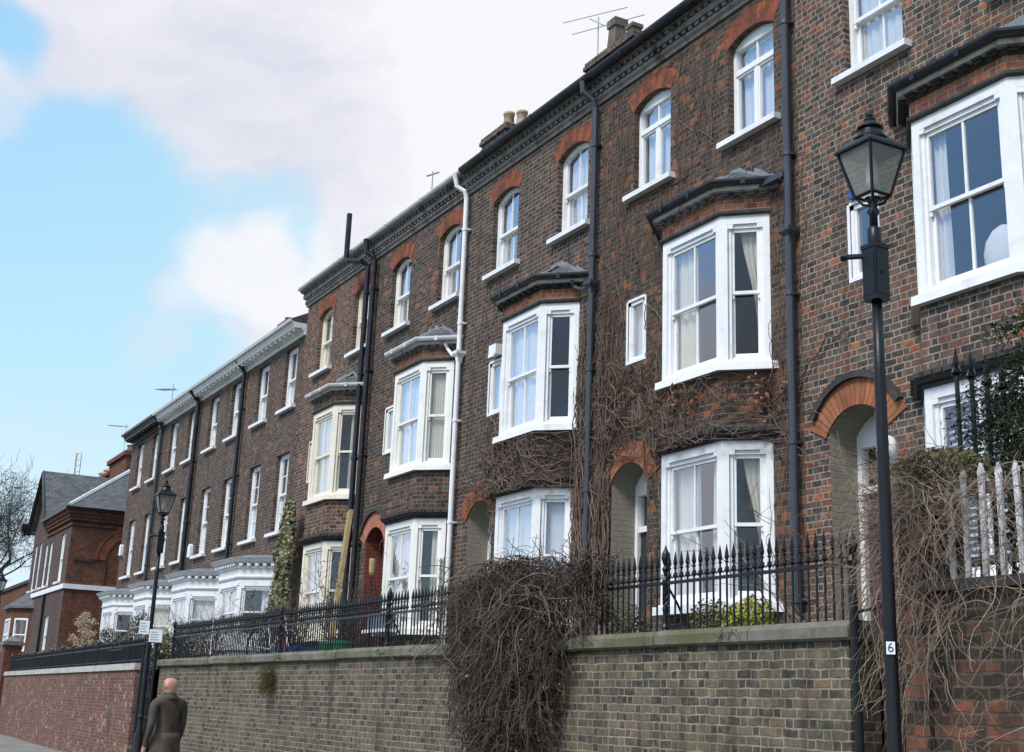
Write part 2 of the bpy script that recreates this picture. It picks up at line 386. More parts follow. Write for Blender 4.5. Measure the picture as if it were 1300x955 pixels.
M['slate'] = slate_mat('slate', (.065,.067,.072), (.125,.125,.128))
def paving_mat():
    m, t = newmat('paving_slabs')
    bt = t.n('ShaderNodeTexBrick'); t.l(t.pos(), bt.inputs['Vector']); bt.inputs['Scale'].default_value = 1
    bt.inputs['Brick Width'].default_value = .9; bt.inputs['Row Height'].default_value = .6; bt.inputs['Mortar Size'].default_value = .008
    bt.inputs['Color1'].default_value = (.19,.18,.165,1); bt.inputs['Color2'].default_value = (.26,.245,.22,1); bt.inputs['Mortar'].default_value = (.06,.055,.05,1)
    c = t.mix(t.math('MULTIPLY', t.smooth(t.noise(t.pos(), 2, 6, .7), .45, .7), .5), bt.outputs[0], (.12,.115,.105))
    t.bsdf(c, .9, t.bump(bt.outputs['Fac'], -.4, .01), spec=.25); return m
M['paving'] = paving_mat()
M['kerb'] = plain_mat('kerb_stone', (.22,.21,.2), .9, .25, 4, .3)
M['grass'] = plain_mat('verge_grass', (.06,.08,.03), .95, .35, 2, .7, bscale=60)
M['skin'] = plain_mat('skin', (.55,.27,.21), .55, .08, 6, .05)
M['coat'] = plain_mat('brown_coat', (.075,.058,.042), .9, .35, 9, .9, bscale=9)
M['trousers'] = plain_mat('blue_jeans', (.045,.06,.095), .85, .2, 6, .2)
M['alu'] = plain_mat('aluminium', (.45,.46,.48), .4, .1, 3, .02, metal=.6)
M['old_white'] = plain_mat('peeling_white_paint', (.62,.62,.62), .7, .15, 8, .2, dirt=(.2,.17,.14), dirt_amt=.8, dscale=9)
HIPTOP = (-56.0, 13.2, 11.6)
M['paint_mark'] = plain_mat('road_paint', (.6,.58,.5), .8, .15, 6, .2)
# ------------------------------------------------------------------ houses
FY = 10.0
GZ = 2.22
def arc(x0, x1, zs, rise, n=10):
    """Points of a segmental arch from right springing to left springing."""
    w = x1-x0
    if rise <= 0: return [(x1, zs), (x0, zs)]
    Rr = (w*w/4+rise*rise)/(2*rise); cx = (x0+x1)/2; cz = zs+rise-Rr; ph = math.asin(min(1, w/2/Rr))
    return [(cx+Rr*math.sin(ph-2*ph*i/n), cz+Rr*math.cos(ph-2*ph*i/n)) for i in range(n+1)]
def hole(x0, x1, z0, zs, rise=0, depth=.1, rm=0):
    return dict(poly=[(x0,z0),(x1,z0)]+arc(x0,x1,zs,rise), depth=depth, rm=rm, bb=(x0,x1,z0,zs+rise))
def inpoly(x, z, P):
    c = False; n = len(P); j = n-1
    for i in range(n):
        if (P[i][1] > z) != (P[j][1] > z) and x < (P[j][0]-P[i][0])*(z-P[i][1])/(P[j][1]-P[i][1])+P[i][0]: c = not c
        j = i
    return c
def facade(mb, x0, x1, z0, z1, holes, y=FY):
    vs = [Vector(p) for p in ((x0,z0),(x1,z0),(x1,z1),(x0,z1))]; es = [(0,1),(1,2),(2,3),(3,0)]
    for h in holes:
        b = len(vs); n = len(h['poly']); vs += [Vector(p) for p in h['poly']]
        es += [(b+i, b+(i+1) % n) for i in range(n)]
    V, _, Fc, *_r = delaunay_2d_cdt(vs, es, [], 0, 1e-6)
    for f in Fc:
        cx = sum(V[i].x for i in f)/len(f); cz = sum(V[i].y for i in f)/len(f)
        if any(inpoly(cx, cz, h['poly']) for h in holes): continue
        pts = [(V[i].x, y, V[i].y) for i in f]
        a = Vector(pts[1])-Vector(pts[0]); b = Vector(pts[2])-Vector(pts[0])
        if a.cross(b).y > 0: pts.reverse()
        mb.poly(pts)
    for h in holes:
        P = h['poly']; n = len(P)
        for i in range(n):
            a, b = P[i], P[(i+1) % n]
            mb.poly([(a[0],y,a[1]),(b[0],y,b[1]),(b[0],y+h['depth'],b[1]),(a[0],y+h['depth'],a[1])], h['rm'])
def brick_arch(parent, x0, x1, zs, rise, t, mat, name='brick_arch', y=FY, proud=.007, n=12, spread=1.0):
    w = x1-x0; Rr = (w*w/4+rise*rise)/(2*rise); cx = (x0+x1)/2; cz = zs+rise-Rr; ph = math.asin(min(1, w/2/Rr))*spread
    mb = MB(); P = []
    for i in range(n+1):
        a = ph-2*ph*i/n
        P.append(((cx+Rr*math.sin(a), cz+Rr*math.cos(a)), (cx+(Rr+t)*math.sin(a), cz+(Rr+t)*math.cos(a)), a*(Rr+t*.5)))
    for i in range(n):
        (i0, o0, u0), (i1, o1, u1) = P[i], P[i+1]
        yy = y-proud
        mb.poly([(i0[0],yy,i0[1]),(i1[0],yy,i1[1]),(o1[0],yy,o1[1]),(o0[0],yy,o0[1])][::-1], 0, uv=[(u0,0),(u1,0),(u1,t),(u0,t)][::-1])
        mb.poly([(o0[0],yy,o0[1]),(o1[0],yy,o1[1]),(o1[0],y+.01,o1[1]),(o0[0],y+.01,o0[1])], 0, uv=[(u0,0),(u1,0),(u1,.01),(u0,.01)])
        mb.poly([(i0[0],yy,i0[1]),(i1[0],yy,i1[1]),(i1[0],y+.09,i1[1]),(i0[0],y+.09,i0[1])], 0, uv=[(u0,0),(u1,0),(u1,.1),(u0,.1)])
    for k in (0, n):
        i0, o0, u0 = P[k]; yy = y-proud
        mb.poly([(i0[0],yy,i0[1]),(o0[0],yy,o0[1]),(o0[0],y+.01,o0[1]),(i0[0],y+.01,i0[1])], 0, uv=[(u0,0)]*4)
    return mb.build(name, mat, parent)
def curtain_sheet(mb, A, B, z0, z1, folds, amp=.025, tie=None, rng=None, n_rows=8, top=1.0, bot=1.0, lean=0.0):
    """Hanging cloth from A to B (x,y pairs); tie pulls the lower part towards A."""
    A = Vector((A[0],A[1])); B = Vector((B[0],B[1])); d = B-A; nrm = Vector((-d.y, d.x)).normalized()
    nc = folds*4; grid = []
    for r in range(n_rows+1):
        f = r/n_rows; z = z1+(z0-z1)*f
        sp = top+(bot-top)*(math.sin(min(1,f*1.25)*math.pi/2)**1.5)
        row = []
        for c in range(nc+1):
            u = c/nc; q = A+d*(u*sp+lean*f)+nrm*(amp*math.sin(u*folds*2*math.pi+.6*math.sin(f*3+u*5))*(0.6+.4*f))
            row.append((q.x, q.y, z))
        grid.append(row)
    for r in range(n_rows):
        for c in range(nc): mb.poly([grid[r][c], grid[r][c+1], grid[r+1][c+1], grid[r+1][c]])

def sash_window(house, x0, x1, z0, zs, rise, trim, style, arch=None, arch_t=.27, cur=None, sillm='sill', rec=.1, y=FY, sill_over=.12, seed=0, sill=True, wname='window', open_lo=0):
    """Recessed window; frame is the part, pane/sill/arch/curtain its sub-parts."""
    mb = MB(); ya = y+rec; fw = .055
    top = zs+rise
    def bx(a,b,c,d,e,f): mb.box(a,b,ya+c,ya+d,e,f)
    bx(x0, x0+fw, 0, .12, z0, zs); bx(x1-fw, x1, 0, .12, z0, zs); bx(x0+fw, x1-fw, 0, .12, z0, z0+.05)
    # arched head: one prism between the arch and a flat line
    A = arc(x0, x1, zs, rise)
    hz = zs-.02 if rise > 0 else zs-fw
    pts = [(x0, ya, hz), (x1, ya, hz)] + [(p[0], ya, p[1]) for p in A]
    if style.startswith('sash') and rise > 0:     # thin curved head following the arch
        In = arc(x0+fw, x1-fw, zs-.0, max(.02, rise-.035))
        pts = [(p[0], ya, p[1]) for p in A] + [(p[0], ya, p[1]) for p in reversed(In)]
    mb.prism(pts, (0, .12, 0))
    gx0, gx1, gz0 = x0+fw, x1-fw, z0+.05; cx = (x0+x1)/2
    s = .042; panes = MB()
    if style.startswith('sash'):
        gt = zs+rise-.04; mid = z0+(gt-z0)*.5
        if rise > 0:
            In = arc(gx0, gx1, zs, max(.02, rise-.035)); 
            Is = arc(gx0+s, gx1-s, zs-.03, max(.02, rise-.035))
            mb.prism([(p[0], ya+.02, p[1]) for p in In]+[(p[0], ya+.02, p[1]) for p in reversed(Is)], (0,.045,0))
        else: mb.box(gx0, gx1, ya+.02, ya+.065, zs-fw-s, zs-fw); gt = zs-fw
        mb.box(gx0, gx0+s, ya+.02, ya+.065, mid, zs if rise>0 else zs-fw-s); mb.box(gx1-s, gx1, ya+.02, ya+.065, mid, zs if rise>0 else zs-fw-s)
        mb.box(gx0-.002, gx1+.002, ya+.015, ya+.067, mid-.03, mid+.02)
        for q in (gx0, gx1-s): mb.box(q, q+s, ya+.07, ya+.11, gz0, mid-.0)
        mb.box(gx0+s, gx1-s, ya+.07, ya+.11, gz0, gz0+.07); mb.box(gx0+s, gx1-s, ya+.069, ya+.111, mid-.04, mid-.001)
        for q in (gx0, gx1-.03):        # sash horns
            mb.box(q, q+.03, ya+.022, ya+.06, mid-.09, mid-.03)
        bars = [cx] if style in ('sash2','sash_far') else []
        for b in bars:
            mb.box(b-.011, b+.011, ya+.03, ya+.055, mid+.02, gt+ (.0 if rise>0 else -s))
            mb.box(b-.011, b+.011, ya+.08, ya+.103, gz0+.07, mid-.04)
        if style == 'sash_far':
            for (q0, q1, dd) in ((mid+.02, zs-fw-s, .03), (gz0+.07, mid-.04, .08)):
                qz = (q0+q1)/2
                mb.box(gx0+s, cx-.011, ya+dd, ya+dd+.023, qz-.011, qz+.011); mb.box(cx+.011, gx1-s, ya+dd, ya+dd+.023, qz-.011, qz+.011)
        ptop = [(p[0], ya+.043, p[1]) for p in arc(gx0+.01, gx1-.01, zs-.01 if rise>0 else zs-fw-.01, rise*.75)]
        panes.poly([(gx0+.01, ya+.043, mid), (gx1-.01, ya+.043, mid)]+ptop)
        panes.poly([(gx0+.01, ya+.091, gz0), (gx1-.01, ya+.091, gz0), (gx1-.01, ya+.091, mid), (gx0+.01, ya+.091, mid)])
    elif style == 'casement':           # top light over two side-hung lights
        tz = z0+(top-z0)*.66
        mb.box(gx0, gx1, ya-.008, ya+.075, tz-.03, tz+.03)
        mb.box(cx-.03, cx+.03, ya+.002, ya+.08, gz0, tz-.03)
        for a, b, c, d in ((gx0, cx-.03, gz0, tz-.03), (cx+.03, gx1, gz0, tz-.03)):
            mb.box(a, a+.03, ya+.012, ya+.06, c, d); mb.box(b-.03, b, ya+.012, ya+.06, c, d)
            mb.box(a+.03, b-.03, ya+.012, ya+.06, c, c+.035); mb.box(a+.03, b-.03, ya+.012, ya+.06, d-.03, d)
        mb.box(cx-.012, cx+.012, ya+.02, ya+.055, tz+.03, top-.06)
        mb.box(gx0, gx1, ya+.012, ya+.06, tz+.03, tz+.06)
        panes.poly([(gx0, ya+.04, gz0), (gx1, ya+.04, gz0), (gx1, ya+.04, zs), (gx0, ya+.04, zs)])
    else:                               # small fixed light
        mb.box(gx0, gx0+.03, ya+.012, ya+.06, gz0, zs-fw); mb.box(gx1-.03, gx1, ya+.012, ya+.06, gz0, zs-fw)
        panes.poly([(gx0, ya+.04, gz0), (gx1, ya+.04, gz0), (gx1, ya+.04, zs-fw), (gx0, ya+.04, zs-fw)])
    w = mb.build(wname, M[trim], house)
    panes.build('pane', M['glass'], w)
    if sill:
        sb = MB(); so = sill_over
        sb.hexa([(x0-so,y-.11,z0-.095),(x1+so,y-.11,z0-.095),(x1+so,y+rec+.01,z0-.095),(x0-so,y+rec+.01,z0-.095),
                 (x0-so,y-.11,z0-.02),(x1+so,y-.11,z0-.02),(x1+so,y+rec+.01,z0+.004),(x0-so,y+rec+.01,z0+.004)])
        sb.build('sill', M[sillm], w)
    if arch: brick_arch(w, x0-.012, x1+.012, zs, rise+.002, arch_t, M[arch])
    rng = random.Random(seed)
    if cur:
        yc = ya+.135
        cb = MB()
        if cur in ('net', 'linen'):
            curtain_sheet(cb, (x0+.02, yc), (x1-.02, yc), z0, top, 7, .02, rng=rng)
        elif cur == 'pair' or cur == 'pairl':
            curtain_sheet(cb, (x0+.0, yc), (x0+.32, yc), z0, top, 3, .025); curtain_sheet(cb, (x1-.32, yc), (x1, yc), z0, top, 3, .025)
        elif cur == 'blind':
            cb.poly([(x0, yc, z0+(top-z0)*.4), (x1, yc, z0+(top-z0)*.4), (x1, yc, top), (x0, yc, top)])
        cb.build('curtain', M['linen' if cur in ('linen','pairl') else 'blind' if cur == 'blind' else 'net'], w)
    return w

# ---- canted bays -------------------------------------------------
def bay_plan(c, hw, dep, o=0.0, y=FY):
    return [(c-hw-dep-o*math.sqrt(2), y), (c-hw-o*K, y-dep-o), (c+hw+o*K, y-dep-o), (c+hw+dep+o*math.sqrt(2), y)]
def bay_band(mb, c, hw, dep, o0, z0, z1, o1=None, mi=0):
    a = bay_plan(c, hw, dep, o0); b = bay_plan(c, hw, dep, o0 if o1 is None else o1)
    i0 = len(mb.v); mb.v += [(p[0],p[1],z0) for p in a]+[(p[0],p[1],z1) for p in b]
    for q in ((0,1,5,4),(1,2,6,5),(2,3,7,6),(3,2,1,0),(4,5,6,7)):
        mb.f.append(tuple(i0+i for i in q)); mb.m.append(mi)
def bay_dentils(mb, c, hw, dep, o0, o1, z0, z1, w, step, mi=0):
    P = bay_plan(c, hw, dep, o0)
    for k in range(3):
        A = Vector((*P[k],0)); B = Vector((*P[k+1],0)); d = (B-A); Ln = d.length; d.normalize(); n = Vector((d.y,-d.x,0))
        m = max(1, int(round(Ln/step))); st = Ln/m
        for i in range(m):
            u = st*(i+.5)
            Mx = Matrix(((d.x, n.x, 0, A.x), (d.y, n.y, 0, A.y), (0,0,1,0), (0,0,0,1)))
            mb.obox(Mx, u-w/2, u+w/2, -.02, o1-o0, z0, z1, mi)
def face_frame(P, k):
    A = Vector((*P[k],0)); B = Vector((*P[k+1],0)); d = B-A; Ln = d.length; d.normalize(); n = Vector((-d.y, d.x, 0))
    return Matrix(((d.x, n.x, 0, A.x), (d.y, n.y, 0, A.y), (0,0,1,0), (0,0,0,1))), Ln
def timber_bay(house, c, hw, dep, z0, z1, trim, name, curtains, seed, front_bars=True, fstyle='2', bot=.07, label=None, glass_top=.2):
    """Canted timber window: frame mesh with panes and curtains as sub-parts. d runs inwards from the face."""
    P = bay_plan(c, hw, dep); mb = MB(); panes = []; prm = []
    for k in range(3):
        Mx, Ln = face_frame(P, k)
        b = lambda u0,u1,d0,d1,a,e: mb.obox(Mx, u0,u1,d0,d1,a,e)
        p = .085 if k != 1 else .095
        h = z1-glass_top+.085                      # underside of the head board
        b(0, p, 0, .10, z0, z1); b(Ln-p, Ln, 0, .10, z0, z1)
        b(p, Ln-p, 0.002, .10, h, z1)
        e = .07                                  # shouldered architrave
        b(p, p+e, .004, .08, h-.055, h); b(Ln-p-e, Ln-p, .004, .08, h-.055, h)
        b(p, Ln-p, .03, .11, h-.05, h-.001)
        q = p+.045
        b(p, q, .035, .13, z0, h-.05); b(Ln-q, Ln-p, .035, .13, z0, h-.05)
        b(p, Ln-p, -.012, .11, z0+.0, z0+.03); b(q, Ln-q, .05, .13, z0+.03, z0+bot)
        g0, g1, gz0, gz1 = q, Ln-q, z0+bot, h-.05
        mid = (gz0+gz1)/2; s = .035
        b(g0, g1, .055, .095, gz1-.045, gz1); b(g0, g0+s, .055, .095, mid-.02, gz1-.045); b(g1-s, g1, .055, .095, mid-.02, gz1-.045)
        b(g0+.001, g1-.001, .05, .097, mid-.025, mid+.018)
        b(g0, g0+s, .098, .135, gz0, mid+.01); b(g1-s, g1, .098, .135, gz0, mid+.01); b(g0+s, g1-s, .098, .135, gz0, gz0+.06); 
        b(g0, g0+.028, .06, .09, mid-.08, mid-.025); b(g1-.028, g1, .06, .09, mid-.08, mid-.025)
        if k == 1 and front_bars:
            m = Ln/2; bw = .014
            b(m-bw, m+bw, .06, .09, mid+.018, gz1-.045); b(m-bw, m+bw, .10, .13, gz0+.06, mid-.025)
        pm = MB()
        for (a, e_, dd) in ((mid, gz1-.02, .076), (gz0+.03, mid, .116)):
            pts = [Mx @ Vector((u, dd, z)) for u, z in ((g0+.01,a),(g1-.01,a),(g1-.01,e_),(g0+.01,e_))]
            pm.poly(pts)
        panes.append(pm); prm.append((Mx, Ln, g0, g1, gz0, gz1))
    w = mb.build(name, M[trim], house)
    if label: w['label'] = label
    for pm in panes: pm.build('pane', M['glass'], w)
    for (k, kind, args) in curtains:
        Mx, Ln, g0, g1, a, e = prm[k]; cb = MB(); mat = M['net']; dd = .165
        pt = lambda u, d=dd: tuple((Mx @ Vector((u, d, 0)))[:2])
        if kind == 'L': curtain_sheet(cb, pt(g0-.02), pt(g0+(g1-g0)*args[0]), a-.05, e+.05, 3, .03); mat = M[args[1]]
        elif kind == 'R': curtain_sheet(cb, pt(g1+.02), pt(g1-(g1-g0)*args[0]), a-.05, e+.05, 3, .03); mat = M[args[1]]
        elif kind == 'all': curtain_sheet(cb, pt(g0-.03), pt(g1+.03), a-.05, e+.05, 9, .012); mat = M[args[1]]
        elif kind == 'tieR': curtain_sheet(cb, pt(g1+.03), pt(g0+.05), a-.05, e+.05, 4, .03, top=.85, bot=.22, n_rows=12); mat = M[args[1]]
        elif kind == 'low': curtain_sheet(cb, pt(g0-.03), pt(g1+.03), a-.05, a+(e-a)*args[0], 8, .012); mat = M[args[1]]
        elif kind == 'blind':
            n = 26
            for i in range(n):
                zz = e-(e-a)*(i/n)
                cb.obox(Mx, g0-.02, g1+.02, .17, .185, zz-.026, zz-.004)
            mat = M['blind']
        elif kind == 'sheet':
            cb.obox(Mx, g0-.03, g1+.03, .17, .174, a+(e-a)*args[0], e+.05); mat = M['blind']
        cb.build('curtain', mat, w)
    return w

def pipe_part(house, x, z0, z1, mat, r=.045, y=FY-.09, hopper=None, name='drainpipe', swan=None, coll=1.8):
    mb = MB()
    pts = [(x, y, z0), (x, y, z1)]
    if swan: pts += swan
    mb.tube(pts, r, 10)
    z = z0+.6
    while z < z1-.1:
        mb.lathe([(r+.001,z-.03),(r+.012,z-.025),(r+.012,z+.025),(r+.001,z+.03)], x, y, 10)
        mb.box(x-.07, x+.07, y+.03, FY-.004, z-.015, z+.015); z += coll
    o = mb.build(name, M[mat], house)
    if hopper:
        hb = MB(); zz = hopper
        hb.lathe([(.055,zz-.16),(.075,zz-.06),(.14,zz),(.145,zz+.05),(.125,zz+.05)], x, y+.01, 4, sq=True)
        hb.build('hopper', M[mat], o)
    return o

def house_body(t, L, W, brick, zt=11.15, zb=0.0, floors=(2.25, 5.15, 8.45), yb=18.0):
    sh = MB()
    for a in floors: sh.box(L+.105, L+W-.105, FY+.3, yb-.01, a-.12, a)
    sh.box(L+.105, L+W-.105, FY+.3, yb-.01, zt-.05, zt)
    sh.box(L+.101, L+.112, FY+.003, yb-.01, zb, zt); sh.box(L+W-.112, L+W-.101, FY+.003, yb-.01, zb, zt)
    sh.box(L+.115, L+W-.115, FY+4.0, FY+4.05, zb, zt-.06)
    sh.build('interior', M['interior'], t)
    sw = MB()
    sw.box(L+.004, L+.1, FY+.004, yb, zb, zt); sw.box(L+W-.1, L+W-.004, FY+.004, yb, zb, zt)
    sw.build('side_wall', brick, t)
    bw = MB(); bw.box(L+.102, L+W-.102, yb-.2, yb, zb, zt); bw.build('back_wall', brick, t)

def tall_house(cfg):
    L = cfg['x']; W = cfg['w']; c = cfg['c']; br = M[cfg['brick']]
    t = thing('terraced_house', cfg['label'], 'house', (L+W/2, 14, 0), 'tall terraced houses with stacked bay windows')
    hw, dep = .625, .43
    H = []
    tops = [(L+1.33-.47, L+1.33+.47), (L+3.59-.47+cfg.get('rs',0), L+3.59+.47+cfg.get('rs',0))]
    for a, b in tops: H.append(hole(a, b, 8.98, 10.31, .14))
    nx = L+cfg['nx']; H.append(hole(nx, nx+.42, 6.44, 7.32, 0, .06))
    dx0, dx1 = L+.42, L+1.30
    H.append(hole(dx0, dx1, GZ, 4.74, .24, .45, 1))
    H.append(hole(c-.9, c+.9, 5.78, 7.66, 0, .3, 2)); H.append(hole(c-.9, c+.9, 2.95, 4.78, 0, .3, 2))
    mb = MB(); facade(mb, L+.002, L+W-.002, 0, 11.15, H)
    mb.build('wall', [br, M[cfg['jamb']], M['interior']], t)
    house_body(t, L, W, br)
    # cornice
    prof = [(10.05,10.82),(9.965,10.82),(9.955,10.86),(9.92,10.90),(9.92,10.945),(9.95,10.95),(9.95,11.0),(9.87,11.0),(9.86,11.05),(9.86,11.09),(9.91,11.09),(9.91,11.135),(9.80,11.135),(9.78,11.16),(9.78,11.2),(10.05,11.2)]
    cm = MB(); x0 = L+.002 - (.05 if cfg.get('end') else 0)
    cm.prism([(x0, y, z) for y, z in prof], (L+W-.002-x0, 0, 0))
    n = int(W/.15)
    for i in range(n):
        u = L+.03+i*W/n
        cm.box(u, u+.075, 9.83, 9.93, 11.088, 11.137); cm.box(u+.02, u+.095, 9.89, 9.96, 10.947, 11.002)
    co = cm.build('cornice', M['stone_grey'], t)
    gm = MB(); gp = [(9.79,11.185),(9.75,11.18),(9.72,11.195),(9.705,11.22),(9.70,11.245),(9.72,11.245),(9.73,11.22),(9.79,11.22)] if cfg['gut'] == 'gutter_grey' else [(9.79,11.15),(9.73,11.14),(9.69,11.16),(9.665,11.205),(9.66,11.245),(9.685,11.245),(9.70,11.2),(9.79,11.2)]
    gm.prism([(x0, y, z) for y, z in gp], (L+W-.002-x0, 0, 0))
    x = x0+.9
    while x < L+W-.2:
        gm.prism([(x, y-.006*(y<9.78), z+(.006 if z > 11.2 else -.006)) for y, z in gp], (.06, 0, 0)); x += 1.75
    gm.build('gutter', M[cfg['gut']], co)
    rf = MB(); rf.prism([(x0, 9.72, 11.25), (x0, 14, 13.75), (x0, 18.3, 11.2), (x0, 18.2, 11.16), (x0, 9.78, 11.2)], (L+W-.002-x0, 0, 0))
    rf.build('roof', M['slate'], t)
    # windows
    for i, (a, b) in enumerate(tops):
        w = sash_window(t, a, b, 8.98, 10.31, .14, cfg['trim'], cfg['topstyle'], cfg['arch'], .28, cfg['topcur'][i], seed=i)
    w = sash_window(t, nx, nx+.42, 6.44, 7.32, 0, cfg['trim'], 'fixed', None, cur=cfg.get('ncur'), rec=.012, sill=False, wname='narrow_window', y=FY)
    fl = MB(); fl.box(nx-.0, nx+.42, FY-.012, FY+.052, 6.40, 6.445); fl.box(nx-.04, nx, FY-.008, FY+.05, 6.40, 7.34); fl.box(nx+.42, nx+.46, FY-.008, FY+.05, 6.40, 7.34); fl.box(nx-.0, nx+.42, FY-.010, FY+.05, 7.32, 7.36)
    fl.build('casing', M[cfg['trim']], w)
    # bay
    red = M['brick_red'] if cfg['frieze'] == 'red' else br
    pl = MB(); bay_band(pl, c, hw, dep, -.03, 0, 2.8); pl.build('plinth', M['brick_russet'], t)
    lo = timber_bay(t, c, hw, dep, 2.92, 4.82, cfg['trim'], 'bay_window', cfg['curlo'], 1)
    sb = MB(); bay_band(sb, c, hw, dep, .11, 2.8, 2.90); bay_band(sb, c, hw, dep, .05, 2.899, 2.925); sb.build('sill', M[cfg['trim']], lo)
    md = MB(); bay_band(md, c, hw, dep, .025, 4.82, 4.87); bay_band(md, c, hw, dep, .07, 4.869, 4.91, .10); bay_band(md, c, hw, dep, .10, 4.909, 4.96); bay_band(md, c, hw, dep, .085, 4.959, 5.01, .02)
    bay_dentils(md, c, hw, dep, .08, .125, 4.915, 4.965, .11, .135)
    md.build('moulding', M['stone_dark'], lo)
    ap = MB(); bay_band(ap, c, hw, dep, 0, 5.0, 5.68); ap.build('bay_apron', br if not cfg.get('apron') else M[cfg['apron']], t)
    up = timber_bay(t, c, hw, dep, 5.79, 7.70, cfg['trim'], 'bay_window', cfg['curup'], 2)
    sb = MB(); bay_band(sb, c, hw, dep, .09, 5.675, 5.77, .085); bay_band(sb, c, hw, dep, .04, 5.769, 5.792); sb.build('sill', M[cfg['trim']], up)
    h0 = MB(); bay_band(h0, c, hw, dep, .03, 7.70, 7.72, .045); bay_band(h0, c, hw, dep, .045, 7.72, 7.755); h0.build('moulding', M['stone_dark'], up)
    fz = MB(); bay_band(fz, c, hw, dep, .012, 7.754, 7.925); fz.build('bay_frieze', red, t)
    dn = MB(); bay_band(dn, c, hw, dep, .03, 7.924, 7.94); bay_dentils(dn, c, hw, dep, .02, .085, 7.94, 7.985, .085, .17); bay_dentils(dn, c, hw, dep, .02, .12, 7.965, 7.991, .10, .17)
    bay_band(dn, c, hw, dep, .035, 7.939, 7.985)
    d0 = dn.build('bay_dentils', M['stone_dark'] if not cfg.get('palebay') else M['stone_grey'], t)
    bd = MB(); bay_band(bd, c, hw, dep, .125, 7.99, 8.05, .14); bd.build('stone_band', M['stone_pale'], d0)
    gt = MB()
    gq = [(o, z+.045) for o, z in [(.14,8.0),(.18,7.995),(.21,8.01),(.225,8.04),(.225,8.07),(.21,8.07),(.2,8.045),(.14,8.04)]]
    a = [bay_plan(c, hw, dep, o) for o, z in gq]
    for k in range(3):
        for i in range(len(gq)):
            j = (i+1) % len(gq)
            gt.poly([(*a[i][k], gq[i][1]), (*a[i][k+1], gq[i][1]), (*a[j][k+1], gq[j][1]), (*a[j][k], gq[j][1])])
    for k in (0, 3): gt.poly([(*a[i][k], gq[i][1]) for i in range(len(gq))])
    for k in range(3):
        Mx, Ln = face_frame(bay_plan(c, hw, dep, .225), k)
        for u in ((.35,.95) if k == 1 else (.4,)): gt.obox(Mx, u-.03, u+.03, -.006, .02, 8.035, 8.12)
    gt.build('bay_gutter', M[cfg['baygut']], t)
    ro = MB(); q = bay_plan(c, hw, dep, .16); zz = 8.09; tz = 8.47
    T0, T1 = (c-hw*.75, FY, tz), (c+hw*.75, FY, tz)
    B = [(*p, zz) for p in q]
    ro.poly([B[0], B[1], T0]); ro.poly([B[1], B[2], T1, T0]); ro.poly([B[2], B[3], T1]); ro.poly([B[3], B[2], B[1], B[0]])
    fl = MB(); rg = random.Random(int(c*100)); yy = FY-.022
    xs = [B[0][0]+(B[3][0]-B[0][0])*k/16 for k in range(17)]
    zt = lambda x: min(tz, zz+(tz-zz)*min(1, max(0, (c+hw+dep+.2-abs(x-c)-c+.0)/(dep+.2+hw*.25))))
    for k in range(16):
        h = rg.uniform(.03,.10)
        fl.poly([(xs[k], yy, zt(xs[k])-.02), (xs[k+1], yy, zt(xs[k+1])-.02), (xs[k+1], yy, zt(xs[k+1])+h*rg.uniform(.5,1)), (xs[k], yy, zt(xs[k])+h)])
    for k in range(14):      # lifted slates along the front slope
        f, q = rg.random(), rg.random(); a = Vector(B[1]).lerp(Vector(B[2]), f); b2 = Vector(T0).lerp(Vector(T1), f); p = a.lerp(b2, q*.85+.05); d = (b2-a).normalized(); 
        ro.poly([p+Vector((-.08,0,.012)), p+Vector((.08,0,.012)), p+Vector((.08,0,.02))+d*.15, p+Vector((-.08,0,.02))+d*.15])
    r_ = ro.build('bay_roof', M['slate'], t)
    fl.build('flashing', M['lead'], r_)
    # door
    yd = FY+.40
    fr = MB(); fr.box(dx0, dx0+.065, yd, yd+.1, GZ, 4.6); fr.box(dx1-.08, dx1, yd, yd+.1, GZ, 4.6); fr.box(dx0+.08, dx1-.08, yd+.0, yd+.1, 4.08, 4.16)
    hp = arc(dx0, dx1, 4.74, .24); fr.prism([(dx0, yd+.001, 4.6), (dx1, yd+.001, 4.6)]+[(p[0], yd+.001, p[1]) for p in hp], (0,.099,0))
    d = fr.build('front_door', M[cfg['doortrim']], t)
    lf = MB(); lf.box(dx0+.08, dx1-.08, yd+.05, yd+.09, GZ+.06, 4.08)
    for (u0, u1) in ((dx0+.17, (dx0+dx1)/2-.05), ((dx0+dx1)/2+.05, dx1-.17)):
        for (a, b) in ((GZ+.25, GZ+.85), (GZ+1.02, GZ+1.7)):
            lf.box(u0, u1, yd+.035, yd+.051, a, b)
    lf.build('door_leaf', M[cfg['door']], d)
    pm = MB(); pm.poly([(dx0+.08, yd+.06, 4.16), (dx1-.08, yd+.06, 4.16), (dx1-.08, yd+.06, 4.6), (dx0+.08, yd+.06, 4.6)]); pm.build('pane', M['glass'], d)
    st = MB(); st.box(dx0-.1, dx1+.1, FY-.3, yd+.1, GZ-.12, GZ+.03); st.build('doorstep', M['stone_grey'], d)
    brick_arch(d, dx0-.012, dx1+.012, 4.74, .243, .30, M[cfg['doorarch']], proud=.02, spread=1.12)
    if cfg.get('hood'):
        brick_arch(d, dx0-.20, dx1+.20, 4.90, .385, .075, M['stone_dark'], name='hood_moulding', proud=.07)
    return t

